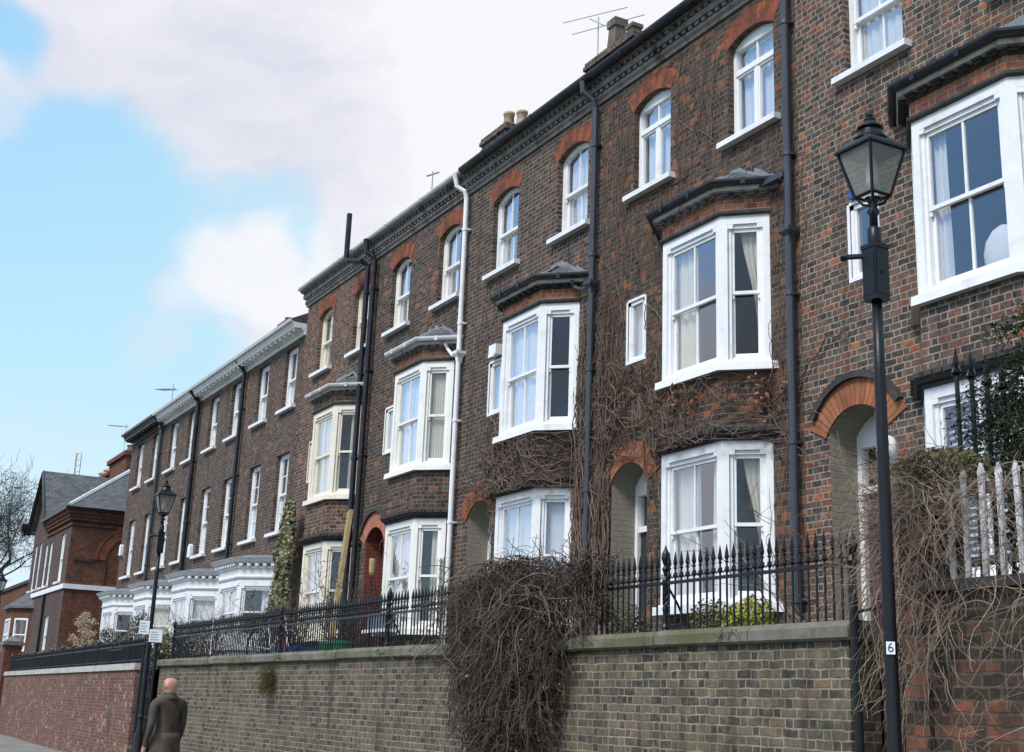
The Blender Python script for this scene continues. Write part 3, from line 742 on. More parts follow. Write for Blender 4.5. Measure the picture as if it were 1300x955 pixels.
W_ = 4.48
houses = {}
TALL = [
 dict(k='A', x=-11.42, w=4.5, c=-8.53, brick='brick_clean', trim='white', gut='gutter_black', baygut='gutter_black', frieze='red', arch='arch_red', topstyle='sash2', topcur=['net','net'], nx=.86,
      jamb='brick_cream', door='purple_door', doortrim='white', doorarch='arch_orange', hood=True, apron='brick_clean', palebay=False,
      curlo=[(1,'blind',())  ,(2,'blind',())], curup=[(1,'L',(.18,'net'))], label='orange-flecked brick house with a plum door, at the right edge behind the near lamp'),
 dict(k='B', x=-15.9, w=W_, c=-13.03, brick='brick_creeper', trim='white', gut='gutter_black', baygut='gutter_black', frieze='red', arch='arch_red', topstyle='casement', topcur=['net','net'], nx=.78,
      jamb='brick_cream', door='dark_door', doortrim='white', doorarch='arch_orange', palebay=True, ncur='net',
      curlo=[(1,'L',(.5,'net')),(1,'R',(.25,'net')),(2,'tieR',(0,'linen'))], curup=[(1,'L',(.45,'linen')),(2,'tieR',(0,'linen'))], label='brick house with tied-back cream curtains in its white bays and casement windows on top'),
 dict(k='C', x=-20.38, w=W_, c=-17.53, brick='brick_dark', trim='white', gut='gutter_black', baygut='gutter_black', frieze='red', arch='arch_red', topstyle='sash2', topcur=['pair','net'], nx=.99,
      jamb='brick_cream', door='dark_door', doortrim='white', doorarch='arch_red', ncur='net',
      curlo=[(1,'sheet',(0,)),(2,'sheet',(.05,))], curup=[(1,'L',(.95,'net'))], label='dark brick house whose lower white bay stands behind the tumbling dry creeper'),
 dict(k='D', x=-24.86, w=W_, c=-21.87, brick='brick_soot', trim='ivory', gut='gutter_grey', baygut='gutter_grey', frieze='red', arch='arch_red', topstyle='sash2', topcur=['pair','pair'], nx=1.0, palebay=True,
      jamb='red_brick_paint', door='dark_door', doortrim='dark_door', doorarch='arch_pink', ncur='net', hood=True,
      curlo=[(1,'L',(.95,'net')),(2,'R',(.5,'linen'))], curup=[(1,'L',(.7,'net')),(2,'all',(0,'linen'))], label='sooty brick house beside the white drainpipe, with pink-orange arch over a red porch'),
 dict(k='E', x=-29.12, w=4.25, c=-26.27, brick='brick_russet', trim='cream', gut='gutter_grey', baygut='gutter_grey', frieze='brick', arch='arch_red', topstyle='sash2', topcur=['linen','linen'], nx=.9, rs=-.05, end=True,
      jamb='brick_cream', door='dark_door', doortrim='cream', doorarch='arch_orange', palebay=True,
      curlo=[(1,'L',(.95,'net'))], curup=[(1,'L',(.9,'linen')),(2,'R',(.4,'linen'))], label='end house of the tall row with cream painted bay windows, next to the lower terrace'),
]
for cfg in TALL: houses[cfg['k']] = tall_house(cfg)
A_, B_, C_, D_, E_ = (houses[k] for k in 'ABCDE')

# drainpipes and downpipes
pipe_part(B_, -11.50, 2.3, 11.15, 'pipe_grey', .05, FY-.10, hopper=7.28)
mb = MB(); mb.tube([(-11.62, 9.86, 8.03), (-11.55, 9.87, 8.0)], .035, 8); mb.box(-12.0, -11.52, 9.83, 9.90, 8.0, 8.07)
mb.build('gutter_outlet', M['pipe_grey'], B_)
pipe_part(C_, -15.98, 2.3, 10.72, 'pipe_grey', .05, FY-.10, hopper=7.82, swan=[(-15.98, 9.86, 10.85), (-16.06, 9.72, 11.0), (-16.06, 9.70, 11.18)])
mb = MB(); mb.tube([(-16.42, 9.80, 8.0), (-16.42, 9.86, 7.9), (-16.28, 9.9, 7.83), (-16.02, 9.9, 7.81)], .03, 8); mb.build('gutter_outlet', M['pipe_grey'], C_)
pipe_part(D_, -20.45, 2.3, 10.72, 'white', .045, FY-.10, hopper=7.72, swan=[(-20.45, 9.86, 10.85), (-20.55, 9.74, 10.95), (-20.55, 9.68, 11.2)])
mb = MB(); mb.tube([(-20.84, 9.80, 8.0), (-20.84, 9.86, 7.9), (-20.7, 9.9, 7.75), (-20.5, 9.9, 7.72)], .03, 8); mb.build('gutter_outlet', M['white'], D_)
pipe_part(D_, -24.74, 2.3, 10.72, 'gutter_black', .06, FY-.12, name='drainpipe', swan=[(-24.74, 9.84, 10.82), (-24.82, 9.72, 10.92), (-24.82, 9.68, 11.2)])
pipe_part(E_, -25.10, 2.3, 10.70, 'gutter_black', .06, FY-.12, name='soil_pipe', swan=[(-25.12, 9.74, 10.8), (-25.6, 9.62, 10.92), (-25.72, 9.60, 11.0), (-25.72, 9.60, 12.05)])

def chimney(house, x0, x1, y0, y1, z0, z1, brick, pots, potmat='pot_buff', pr=.12, ph=.5, sq=False, cap=True):
    mb = MB(); mb.box(x0, x1, y0, y1, z0, z1-.14)
    mb.box(x0-.04, x1+.04, y0-.04, y1+.04, z1-.14, z1-.07); mb.box(x0-.02, x1+.02, y0-.02, y1+.02, z1-.07, z1)
    c = mb.build('chimney', brick, house)
    for (px, py, h, r) in pots:
        pb = MB()
        if sq:
            pb.lathe([(r*1.5,z1-.02),(r*1.45,z1+.04),(r*1.15,z1+h*.75),(r*1.45,z1+h*.78),(r*1.45,z1+h),(r*1.1,z1+h)], px, py, 4, sq=True)
        else:
            pb.lathe([(r*1.15,z1-.02),(r*1.1,z1+.05),(r*.95,z1+h*.8),(r*1.12,z1+h*.84),(r*1.12,z1+h),(r*.85,z1+h)], px, py, 14)
        pb.build('chimney_pot', M[potmat], c, smooth=not sq)
    return c
ch_b = chimney(B_, -16.95, -15.55, 10.3, 10.95, 11.3, 12.04, M['brick_dark'], [(-16.40, 10.55, .62, .125), (-15.90, 10.55, .30, .105)], 'pot_grey', sq=True)
chimney(C_, -20.72, -19.75, 10.3, 10.9, 11.3, 12.10, M['brick_dark'], [(-20.03, 10.5, .34, .10), (-19.74, 10.62, .28, .10)], 'pot_buff')
chimney(D_, -25.1, -24.4, 12.5, 13.2, 12, 13.9, M['brick_dark'], [(-24.9, 12.85, .4, .13)], 'pot_buff')

# ---- lower terrace ---------------------------------------------------
def terrace_house(i, x0, w, label, dark=False, brick='brick_brown', holes=2):
    t = thing('terraced_house', label, 'house', (x0+w/2, 14, 0), 'lower terraced houses with white ground floor bays')
    wx = [x0+1.35, x0+3.49]; c = x0+2.28; hw, dep = .8, .68
    H = []
    for q in wx:
        H.append(hole(q-.46, q+.46, 8.50, 10.02, 0, .1)); H.append(hole(q-.46, q+.46, 5.48, 7.36, 0, .1))
    H.append(hole(c-1.1, c+1.1, 2.75, 4.3, 0, .3, 1))
    mb = MB(); facade(mb, x0+.002, x0+w-.002, 0, 10.35, H); mb.build('wall', [M[brick], M['interior']], t)
    house_body(t, x0, w, M[brick], 10.33, floors=(2.25, 5.0, 8.1))
    for j, q in enumerate(wx):
        sash_window(t, q-.46, q+.46, 8.50, 10.02, 0, 'white', 'sash2', cur=('net','pair','blind')[(i+j)%3], sill_over=.13)
        sash_window(t, q-.46, q+.46, 5.48, 7.36, 0, 'white', 'sash_far', cur=('pair','net','pair')[(i+j)%3], sill_over=.13)
    cm = MB(); pr = [(10.05,10.13),(9.95,10.13),(9.945,10.22),(9.89,10.24),(9.89,10.27),(9.70,10.27),(9.69,10.31),(9.66,10.36),(9.64,10.40),(10.05,10.40)]
    cm.prism([(x0+.002, y, z) for y, z in pr], (w-.004, 0, 0))
    n = 13
    for k in range(n):
        u = x0+w*(k+.5)/n; cm.box(u-.05, u+.05, 9.73, 9.90, 10.215, 10.272)
    co = cm.build('cornice', M['gutter_black' if dark else 'white'], t)
    gm = MB(); gm.prism([(x0+.002, y, z) for y, z in ((9.66,10.40),(9.57,10.40),(9.55,10.47),(9.66,10.48))], (w-.004,0,0)); gm.build('gutter', M['gutter_black' if dark else 'gutter_grey'], co)
    rf = MB(); rf.prism([(x0+.002, 9.6, 10.475), (x0+.002, 14, 12.7), (x0+.002, 18.3, 10.4), (x0+.002, 9.66, 10.402)], (w-.004,0,0)); rf.build('roof', M['slate'], t)
    # ground floor bay with entablature
    pb = MB(); bay_band(pb, c, hw, dep, 0, 0, 2.72); pb.build('plinth', M['white'], t)
    b = timber_bay(t, c, hw, dep, 2.80, 4.36, 'white', 'bay_window', [(1,'L',(.4,'net')), (2,'all' if i in (1,2) else 'R',(.4,'net' if i!=2 else 'linen'))], 3, glass_top=.26, bot=.25)
    sb = MB(); bay_band(sb, c, hw, dep, .06, 2.715, 2.805); sb.build('sill', M['white'], b)
    en = MB(); bay_band(en, c, hw, dep, .03, 4.36, 4.40, .05); bay_band(en, c, hw, dep, .02, 4.40, 4.60); bay_band(en, c, hw, dep, .06, 4.599, 4.65)
    bay_dentils(en, c, hw, dep, .05, .15, 4.645, 4.70, .09, .2); bay_band(en, c, hw, dep, .10, 4.70, 4.73); bay_band(en, c, hw, dep, .17, 4.729, 4.80, .23)
    for s_ in (-1, 1):
        q = bay_plan(c, hw, dep, .0)
    e = en.build('entablature', M['white'], b)
    lr = MB(); bay_band(lr, c, hw, dep, .235, 4.80, 4.83); bay_band(lr, c, hw, dep, .2, 4.829, 4.93, -.2); lr.build('bay_roof', M['lead'], t)
    return t
TX = [-33.55, -37.97, -42.38, -46.80]
TL_ = ['low terrace house joined to the tall row, right beside the ivy pillar',
       'second house of the low terrace from the tall row, behind the leafless shrub',
       'third house of the low terrace from the tall row, seen behind the far lamp post',
       'far end house of the low terrace with black painted eaves, against the red gabled house']
terr = [terrace_house(i, TX[i], (TX[i-1] if i else -29.12)-TX[i], TL_[i], dark=(i==3), brick='brick_brown' if i not in (1,) else 'brick_dark') for i in range(4)]
pipe_part(terr[0], -33.62, 4.9, 10.1, 'gutter_black', .055, FY-.1, swan=[(-33.62, 9.84, 10.2), (-33.68, 9.66, 10.42)])
pipe_part(terr[1], -37.98, 2.3, 10.1, 'gutter_black', .075, FY-.12, swan=[(-37.98, 9.8, 10.2), (-38.0, 9.62, 10.42)])
pipe_part(terr[2], -42.34, 5.0, 10.1, 'pipe_grey', .06, FY-.1, hopper=10.05, swan=[(-42.34, 9.62, 10.4)])
mb = MB(); mb.tube([(-42.34, 9.9, 5.05), (-42.34, 9.9, 4.98), (-40.9, 9.9, 4.93)], .05, 8); mb.build('waste_pipe', M['pipe_grey'], terr[2])
for hx in (-35.9, -40.3, -44.7, -31.4):
    pass
for (tt, x) in ((terr[0], -33.35), (terr[1], -37.7), (terr[2], -42.1)):
    pipe_part(tt, x, 2.3, 4.75, 'gutter_black', .09, FY-.16, name='bay_downpipe')
chimney(terr[0], -32.0, -31.45, 10.2, 10.7, 10.6, 11.1, M['brick_dark'], [(-31.75, 10.4, .16, .1)], 'pot_grey')
def alarm(house, x, z):
    mb = MB(); mb.box(x-.13, x+.13, FY-.1, FY-.003, z-.16, z+.16); mb.prism([(x-.13,FY-.1,z+.16),(x+.13,FY-.1,z+.16),(x,FY-.1,z+.22)], (0,.095,0)); mb.build('alarm_box', M['sign_white'], house)
mb = MB(); mb.box(-19.2,-18.95,9.86,9.99,7.40,7.58); mb.box(-19.18,-18.97,9.84,9.86,7.36,7.42); mb.build('outdoor_light', M['white'], C_)
mb = MB(); mb.box(-10.50,-10.40,9.93,9.995,7.38,7.48); mb.build('alarm_box', M['blue_plastic'], A_)
alarm(terr[1], -37.45, 5.62); alarm(terr[3], -46.45, 6.4)
# ------------------------------------------------------------------ the setting
gs = MB(); gs.poly([(-900,-900,-.02),(500,-900,-.02),(500,900,-.02),(-900,900,-.02)]); tag(gs.build('ground', M['grass']), kind='structure')
rd = MB(); rd.poly([(-300,-6,0),(80,-6,0),(80,3.6,0),(-300,3.6,0)]); tag(rd.build('road', M['asphalt']), kind='structure')
ln = MB()
for k in range(30):
    x = 20-k*6; ln.poly([(x,-1.25,.004),(x+2,-1.25,.004),(x+2,-1.15,.004),(x,-1.15,.004)])
tag(ln.build('road_markings', M['paint_mark']), kind='structure')
pv = MB(); pv.box(-300, 80, 3.75, 7.7, -.02, .12); tag(pv.build('pavement', M['paving']), kind='structure')
kb = MB()
x = -120.0
while x < 60: kb.box(x+.004, x+.9, 3.6, 3.752, -.02, .125); x += .904
tag(kb.build('kerb', M['kerb']), kind='structure')
pv = MB(); pv.box(-300, 80, -9, -6.15, -.02, .12); tag(pv.build('far_pavement', M['paving']), kind='structure')
kb = MB(); kb.box(-300, 80, -6.15, -6.0, -.02, .125); tag(kb.build('far_kerb', M['kerb']), kind='structure')
# raised front gardens
gd = MB(); rng = random.Random(4)
def bumpy(mb, x0, x1, y0, y1, z, n, m, amp):
    g = [[(x0+(x1-x0)*i/n, y0+(y1-y0)*j/m, z+(rng.uniform(-amp,amp) if 0<i<n and 0<j<m else 0)) for j in range(m+1)] for i in range(n+1)]
    for i in range(n):
        for j in range(m): mb.poly([g[i][j], g[i+1][j], g[i+1][j+1], g[i][j+1]])
bumpy(gd, -27.75, -7.55, 7.30, 9.99, 2.19, 60, 8, .03); bumpy(gd, -6.75, -2.5, 7.3, 9.99, 2.4, 12, 8, .04)
bumpy(gd, -47.5, -28.95, 7.5, 9.99, 2.19, 40, 8, .04); bumpy(gd, -62, -47.5, 8.3, 30, 2.19, 20, 20, .04)
gd.box(-27.75,-7.55,7.30,7.31,0,2.18); gd.box(-130,-62,9.0,40,-.02,2.0); gd.box(-7.56,-7.55,7.3,9.99,0,2.18); gd.box(-28.95,-28.94,7.6,9.99,0,2.18); gd.box(-27.76,-27.75,7.3,9.99,0,2.18)
tag(gd.build('garden_ground', M['ground_soil']), kind='structure')
stp = MB()
for k in range(11): stp.box(-7.548, -6.752, 7.05+k*.2, 9.985, .12+k*.19-.001*(k>0)*0, .12+(k+1)*.19-.004)
tag(stp.build('garden_steps', M['paving']), kind='structure')
stp = MB()
for k in range(11): stp.box(-28.93, -27.77, 7.05+k*.2, 9.985, .12+k*.19, .12+(k+1)*.19-.004)
tag(stp.build('garden_steps', M['paving']), kind='structure')

# ---- retaining wall with coping ---------------------------------------
rw = thing('retaining_wall', 'long mossy grey-brown brick wall with thick stone coping below the railings', 'wall', (-17.6, 7.15, .12))
mb = MB(); mb.box(-27.75, -7.56, 7.0, 7.29, .05, 2.2)
mb.build('brickwork', M['brick_wall'], rw)
def coping(mb, x0, x1, y0, y1, z, h, rng, Ls=1.25, dy=0.0):
    x = x0
    while x < x1-.02:
        e = min(x1, x+Ls*rng.uniform(.85, 1.15))
        if x1-e < .3: e = x1
        j = rng.uniform(-.012,.012); yo = dy*(x-x0)
        pr = [(y0+.03,z),(y0,z+.02),(y0,z+h-.05),(y0+.035,z+h-.012),(y0+.08,z+h),(y1,z+h),(y1,z)]
        mb.prism([(x+.004, a+yo+j, b+j*.6) for a, b in pr], (e-x-.008, dy*(e-x), 0)); x = e
mb = MB(); coping(mb, -27.78, -7.50, 6.93, 7.40, 2.195, .15, random.Random(3))
cp_ = mb.build('coping', M['coping'], rw)
mb = MB(); rng = random.Random(19)
for i in range(60):
    cx, side = rng.uniform(-27.6,-7.7), rng.random()
    for k in range(int(rng.uniform(15,70))):
        x = cx+rng.gauss(0,.12); y, z = (rng.uniform(6.97,7.36), 2.345) if side < .55 else (6.99, 2.19+rng.uniform(-.03,.01)) if side < .85 else (6.925, rng.uniform(2.22,2.31))
        mb.leaf((x,y,z+rng.uniform(0,.012)), rng.uniform(.012,.035), rng, 0, asp=.7)
mb.build('moss', M['leaf_moss'], rw)

mb = MB(); mb.box(-7.8, -7.565, 7.295, 9.9, .05, 2.17); mb.build('return_wall', M['brick_wall'], rw)
mb = MB(); coping(mb, -7.86, -7.50, 7.41, 9.9, 2.2, .14, random.Random(5), 3); mb.build('return_coping', M['coping'], rw)

lw = thing('garden_wall', 'low red brick wall with pale coping, beyond the far lamp post', 'wall', (-40, 7.2, .12))
ang = math.atan2(.8, 23.7)
def lwp(x, off=0.0): return 6.8+(-28.9-x)*.8/23.7+off
mb = MB(); mb.hexa([(-52.6,lwp(-52.6),.05),(-28.95,lwp(-28.95),.05),(-28.95,lwp(-28.95)+.3,.05),(-52.6,lwp(-52.6)+.3,.05),(-52.6,lwp(-52.6),2.14),(-28.95,lwp(-28.95),2.14),(-28.95,lwp(-28.95)+.3,2.14),(-52.6,lwp(-52.6)+.3,2.14)])
mb.build('brickwork', M['brick_far_wall'], lw)
mb = MB(); mb.hexa([(-52.6,lwp(-52.6)-.05,2.14),(-28.92,lwp(-28.92)-.05,2.14),(-28.92,lwp(-28.92)+.35,2.14),(-52.6,lwp(-52.6)+.35,2.14),(-52.6,lwp(-52.6)-.03,2.28),(-28.92,lwp(-28.92)-.03,2.28),(-28.92,lwp(-28.92)+.33,2.28),(-52.6,lwp(-52.6)+.33,2.28)])
mb.build('coping', M['stone_pale'], lw)

# ---- iron railings ---------------------------------------------------
def finial(mb, x, y, z, s=1.0, n=6):
    mb.lathe([(.010*s,z-.012),(.020*s,z),(.010*s,z+.012*s),(.017*s,z+.03*s),(.021*s,z+.045*s),(.012*s,z+.10*s),(.002,z+.155*s)], x, y, n)
RY = 7.19
def bar_mesh(x):
    mb = MB(); mb.tube([(x,RY,2.335),(x,RY,2.93)], .0105, 6); finial(mb, x, RY, 2.93)
    mb.lathe([(.011,2.835),(.024,2.85),(.024,2.862),(.011,2.877)], x, RY, 6)
    return mb
def railings(x0, x1, label, post_x, grp='iron railings along the retaining wall'):
    t = thing('iron_railings', label, 'railings', ((x0+x1)/2, RY, 2.34), grp)
    for z in (2.80,):
        mb = MB(); mb.box(x0+.004, x1-.004, RY-.013, RY+.013, z-.014, z+.014)
        if z > 2.6:   # scrolled band of little leaves between rail and finials
            x = x0+.1
            while x < x1-.05:
                mb.tube([(x-.026,RY,2.885),(x-.03,RY,2.86),(x,RY,2.842),(x+.03,RY,2.86),(x+.026,RY,2.885)], .008, 4); x += .096
        mb.build('rail', M['black_metal'], t)
    base = None; n = int((x1-x0)/.096)
    for i in range(n+1):
        x = x0+.05+i*.096
        if x > x1-.03: break
        if min(abs(x-p) for p in post_x) < .05: continue
        if base is None: base = bar_mesh(x).build('bar', M['black_metal'], t); bx0 = x
        else:
            o = base.copy(); COL.objects.link(o); o.parent = t; o.location = base.location + Vector((x-bx0, 0, 0))
    for p in post_x:
        mb = MB()
        mb.lathe([(.038,2.335),(.038,2.40),(.026,2.43),(.024,2.52),(.030,2.56),(.022,2.60),(.022,2.78),(.034,2.80),(.034,2.83),(.02,2.86),(.024,2.90),(.036,2.93),(.018,2.96),(.028,2.985),(.043,3.03),(.038,3.07),(.018,3.11),(.005,3.15)], p, RY, 10)
        mb.tube([(p,RY+.02,2.78),(p+.02,RY+.12,2.62),(p+.06,RY+.2,2.42),(p+.05,RY+.24,2.3),(p,RY+.25,2.2)], .012, 5)
        for q in range(8):
            a = q*.8; mb.tube([(p+.026*math.cos(a+k*.9), RY+.026*math.sin(a+k*.9), 2.60+k*.03) for k in range(7)], .005, 4)
        mb.build('post', M['black_metal'], t)
    return t
railings(-11.42, -7.62, 'black spear-topped railings in front of the plum door house, ending at the iron gate post', [-10.18])
railings(-15.9, -11.43, 'black railings half buried in the tumbling dry creeper', [-13.6])
railings(-20.38, -15.91, 'black railings between the tumbling creeper and the pink-arched porch', [-16.6])
railings(-24.86, -20.39, 'black railings in front of the leaning timber plank and the bicycles', [-20.95])
railings(-27.72, -24.87, 'left end of the black railings on the mossy wall, beside the far lamp post', [-27.62])
t = thing('iron_railings', 'low dark close-barred railings on the red brick wall beyond the far lamp post', 'railings', (-40, 7.3, 2.28))
mb = MB()
A = Vector((-52.4,lwp(-52.4)+.15,0)); B = Vector((-29.0,lwp(-29.0)+.15,0))
for z, r in ((2.69,.022),(2.36,.014)): mb.tube([A+Vector((0,0,z)), B+Vector((0,0,z))], r, 5)
mb.build('rail', M['black_metal'], t)
mb = MB(); n = 190
for i in range(n):
    p = A.lerp(B, (i+.5)/n)
    if i % 16 == 0: continue
    mb.tube([(p.x,p.y,2.28),(p.x,p.y,2.76)], .013, 4); mb.lathe([(.012,2.76),(.02,2.775),(.002,2.83)], p.x, p.y, 4)
tag(mb.build('bars', M['black_metal'], t), kind='stuff')
for i in range(0, n, 16):
    p = A.lerp(B, (i+.5)/n); mb = MB(); mb.tube([(p.x,p.y,2.28),(p.x,p.y,2.82)], .028, 6); mb.lathe([(.03,2.82),(.045,2.86),(.005,2.92)], p.x, p.y, 6); mb.build('post', M['black_metal'], t)

# gate posts and gates
t = thing('iron_gate', 'tall black iron gate post with thin bar, right end of the mossy wall', 'gate', (-7.46, 6.98, .12))
mb = MB(); mb.tube([(-7.42,6.97,.12),(-7.47,6.97,2.75)], .034, 10)
mb.lathe([(.034,2.75),(.045,2.78),(.03,2.82),(.04,2.86),(.052,2.9),(.042,2.95),(.02,3.0),(.005,3.05)], -7.47, 6.97, 10); mb.build('gate_post', M['black_metal'], t)
mb = MB(); mb.tube([(-7.46,6.98,2.40),(-7.1,6.97,2.43),(-6.98,6.97,2.43)], .012, 6); mb.build('gate_bar', M['black_metal'], t)
t = thing('iron_gate', 'dark wrought iron gate between the mossy wall and the red brick wall', 'gate', (-28.3, 6.95, .12))
mb = MB()
for x in (-28.85, -27.82): mb.tube([(x,6.9,.12),(x,6.9,2.6)], .035, 8); mb.lathe([(.035,2.6),(.05,2.65),(.005,2.75)], x, 6.9, 8)
mb.build('gate_post', M['black_metal'], t)
mb = MB()
for z in (.35, 1.2, 2.2): mb.tube([(-28.8,6.9,z),(-27.86,6.9,z)], .016, 5)
for i in range(8): x = -28.72+i*.115; mb.tube([(x,6.9,.3),(x,6.9,2.3)], .012, 5); finial(mb, x, 6.9, 2.3)
for i in range(4):
    x = -28.6+i*.22
    mb.tube([(x+.1*math.cos(a*.6)*(1-a*.05), 6.9, 1.7+.12*math.sin(a*.6)) for a in range(11)], .012, 4); mb.tube([(x+.1*math.cos(a*.6), 6.9, 2.05+.1*math.sin(a*.6)) for a in range(11)], .012, 4)
mb.build('gate_leaf', M['black_metal'], t)
t = thing('brick_gate_pier', 'red brick gate pier with stone cap at the far left end of the low wall', 'gate pier', (-53.1, 7.75, .1))
mb = MB(); mb.box(-53.6,-52.75,7.5,8.1,.05,3.25); mb.build('shaft', M['brick_gable'], t)
mb = MB(); mb.box(-53.68,-52.67,7.42,8.18,3.25,3.36); mb.prism([(-53.62,7.48,3.36),(-52.73,7.48,3.36),(-52.73,8.12,3.36),(-53.62,8.12,3.36)],(0,0,.04)); mb.lathe([(.4,3.4),(.1,3.58)], -53.17, 7.8, 4, sq=True); mb.build('cap', M['stone_grey'], t)

# ---- right hand wall with palings -----------------------------------------
t = thing('garden_wall', 'rough red and black brick wall at the right edge under the white palings', 'wall', (-5, 7.2, .12))
mb = MB(); mb.box(-6.75, -2.5, 7.0, 7.32, .05, 2.50); mb.build('brickwork', M['brick_rough'], t)
mb = MB(); mb.box(-6.74, -2.5, 6.94, 7.36, 2.505, 2.575); mb.build('ledge', M['stone_dark'], t)
mb = MB(); mb.box(-6.97, -6.755, 6.96, 7.42, .05, 3.28); mb.build('pier', M['brick_rough'], t)
mb = MB(); mb.box(-7.0, -6.74, 6.93, 7.45, 3.285, 3.36); mb.build('pier_cap', M['coping'], t)
t = thing('picket_fence', 'peeling white pointed timber palings standing on the rough wall', 'fence', (-5.2, 7.15, 2.575))
rng = random.Random(8); base = None
xs = [-6.62, -6.47, -6.32, -6.17, -6.02, -5.87, -5.72, -5.57, -5.42, -5.27, -5.12, -4.97, -4.82, -4.67]
for i, x in enumerate(xs):
    mb = MB(); h = 3.36+rng.uniform(-.015,.015)-.0*i; y = 7.1+rng.uniform(-.01,.01); lx = rng.uniform(-.012,.012)
    mb.prism([(x-.021,y,2.576),(x+.021,y,2.576),(x+.021+lx,y,h-.09),(x+.028+lx,y,h-.07),(x+lx,y,h),(x-.028+lx,y,h-.07),(x-.021+lx,y,h-.09)], (0,.022,0)); mb.build('paling', M['old_white'], t)
mb = MB(); mb.box(-6.74,-4.5,7.135,7.175,3.17,3.25); mb.box(-6.74,-4.5,7.135,7.175,2.68,2.74); mb.build('rail', M['bark'], t)
t = thing('iron_railings', 'group of tall black spear-headed bars rising behind the bramble mass and yellowed hedge', 'railings', (-7.1, 8, 2.3))
for i, (x, zt) in enumerate([(-7.30,4.36),(-7.15,4.30),(-7.00,4.22),(-6.85,4.15)]):
    mb = MB(); mb.tube([(x,8.0,2.2),(x,8.0,zt)], .019, 6); mb.lathe([(.019,zt-.02),(.04,zt),(.019,zt+.02)], x, 8.0, 6)
    for a in range(4): mb.tube([(x,8.0,zt-.04),(x+.05*math.cos(a*1.57),8.0+.05*math.sin(a*1.57),zt+.0),(x+.03*math.cos(a*1.57),8.0+.03*math.sin(a*1.57),zt+.05)], .008, 4)
    finial(mb, x, 8.0, zt+.02, 1.3); mb.build('bar', M['black_metal'], t)
mb = MB(); mb.tube([(-7.36,8.0,3.55),(-6.8,8.0,3.5)], .016, 6); mb.build('rail', M['black_metal'], t)
mb = MB(); mb.lathe([(.06,4.25),(.09,4.28),(.11,4.34),(.11,4.40),(.09,4.46),(.05,4.5),(.01,4.51)], -9.92, 9.8, 14); mb.box(-9.95,-9.89,9.8,9.99,4.22,4.26)
mb.build('porch_light', M['white'], A_, smooth=True)

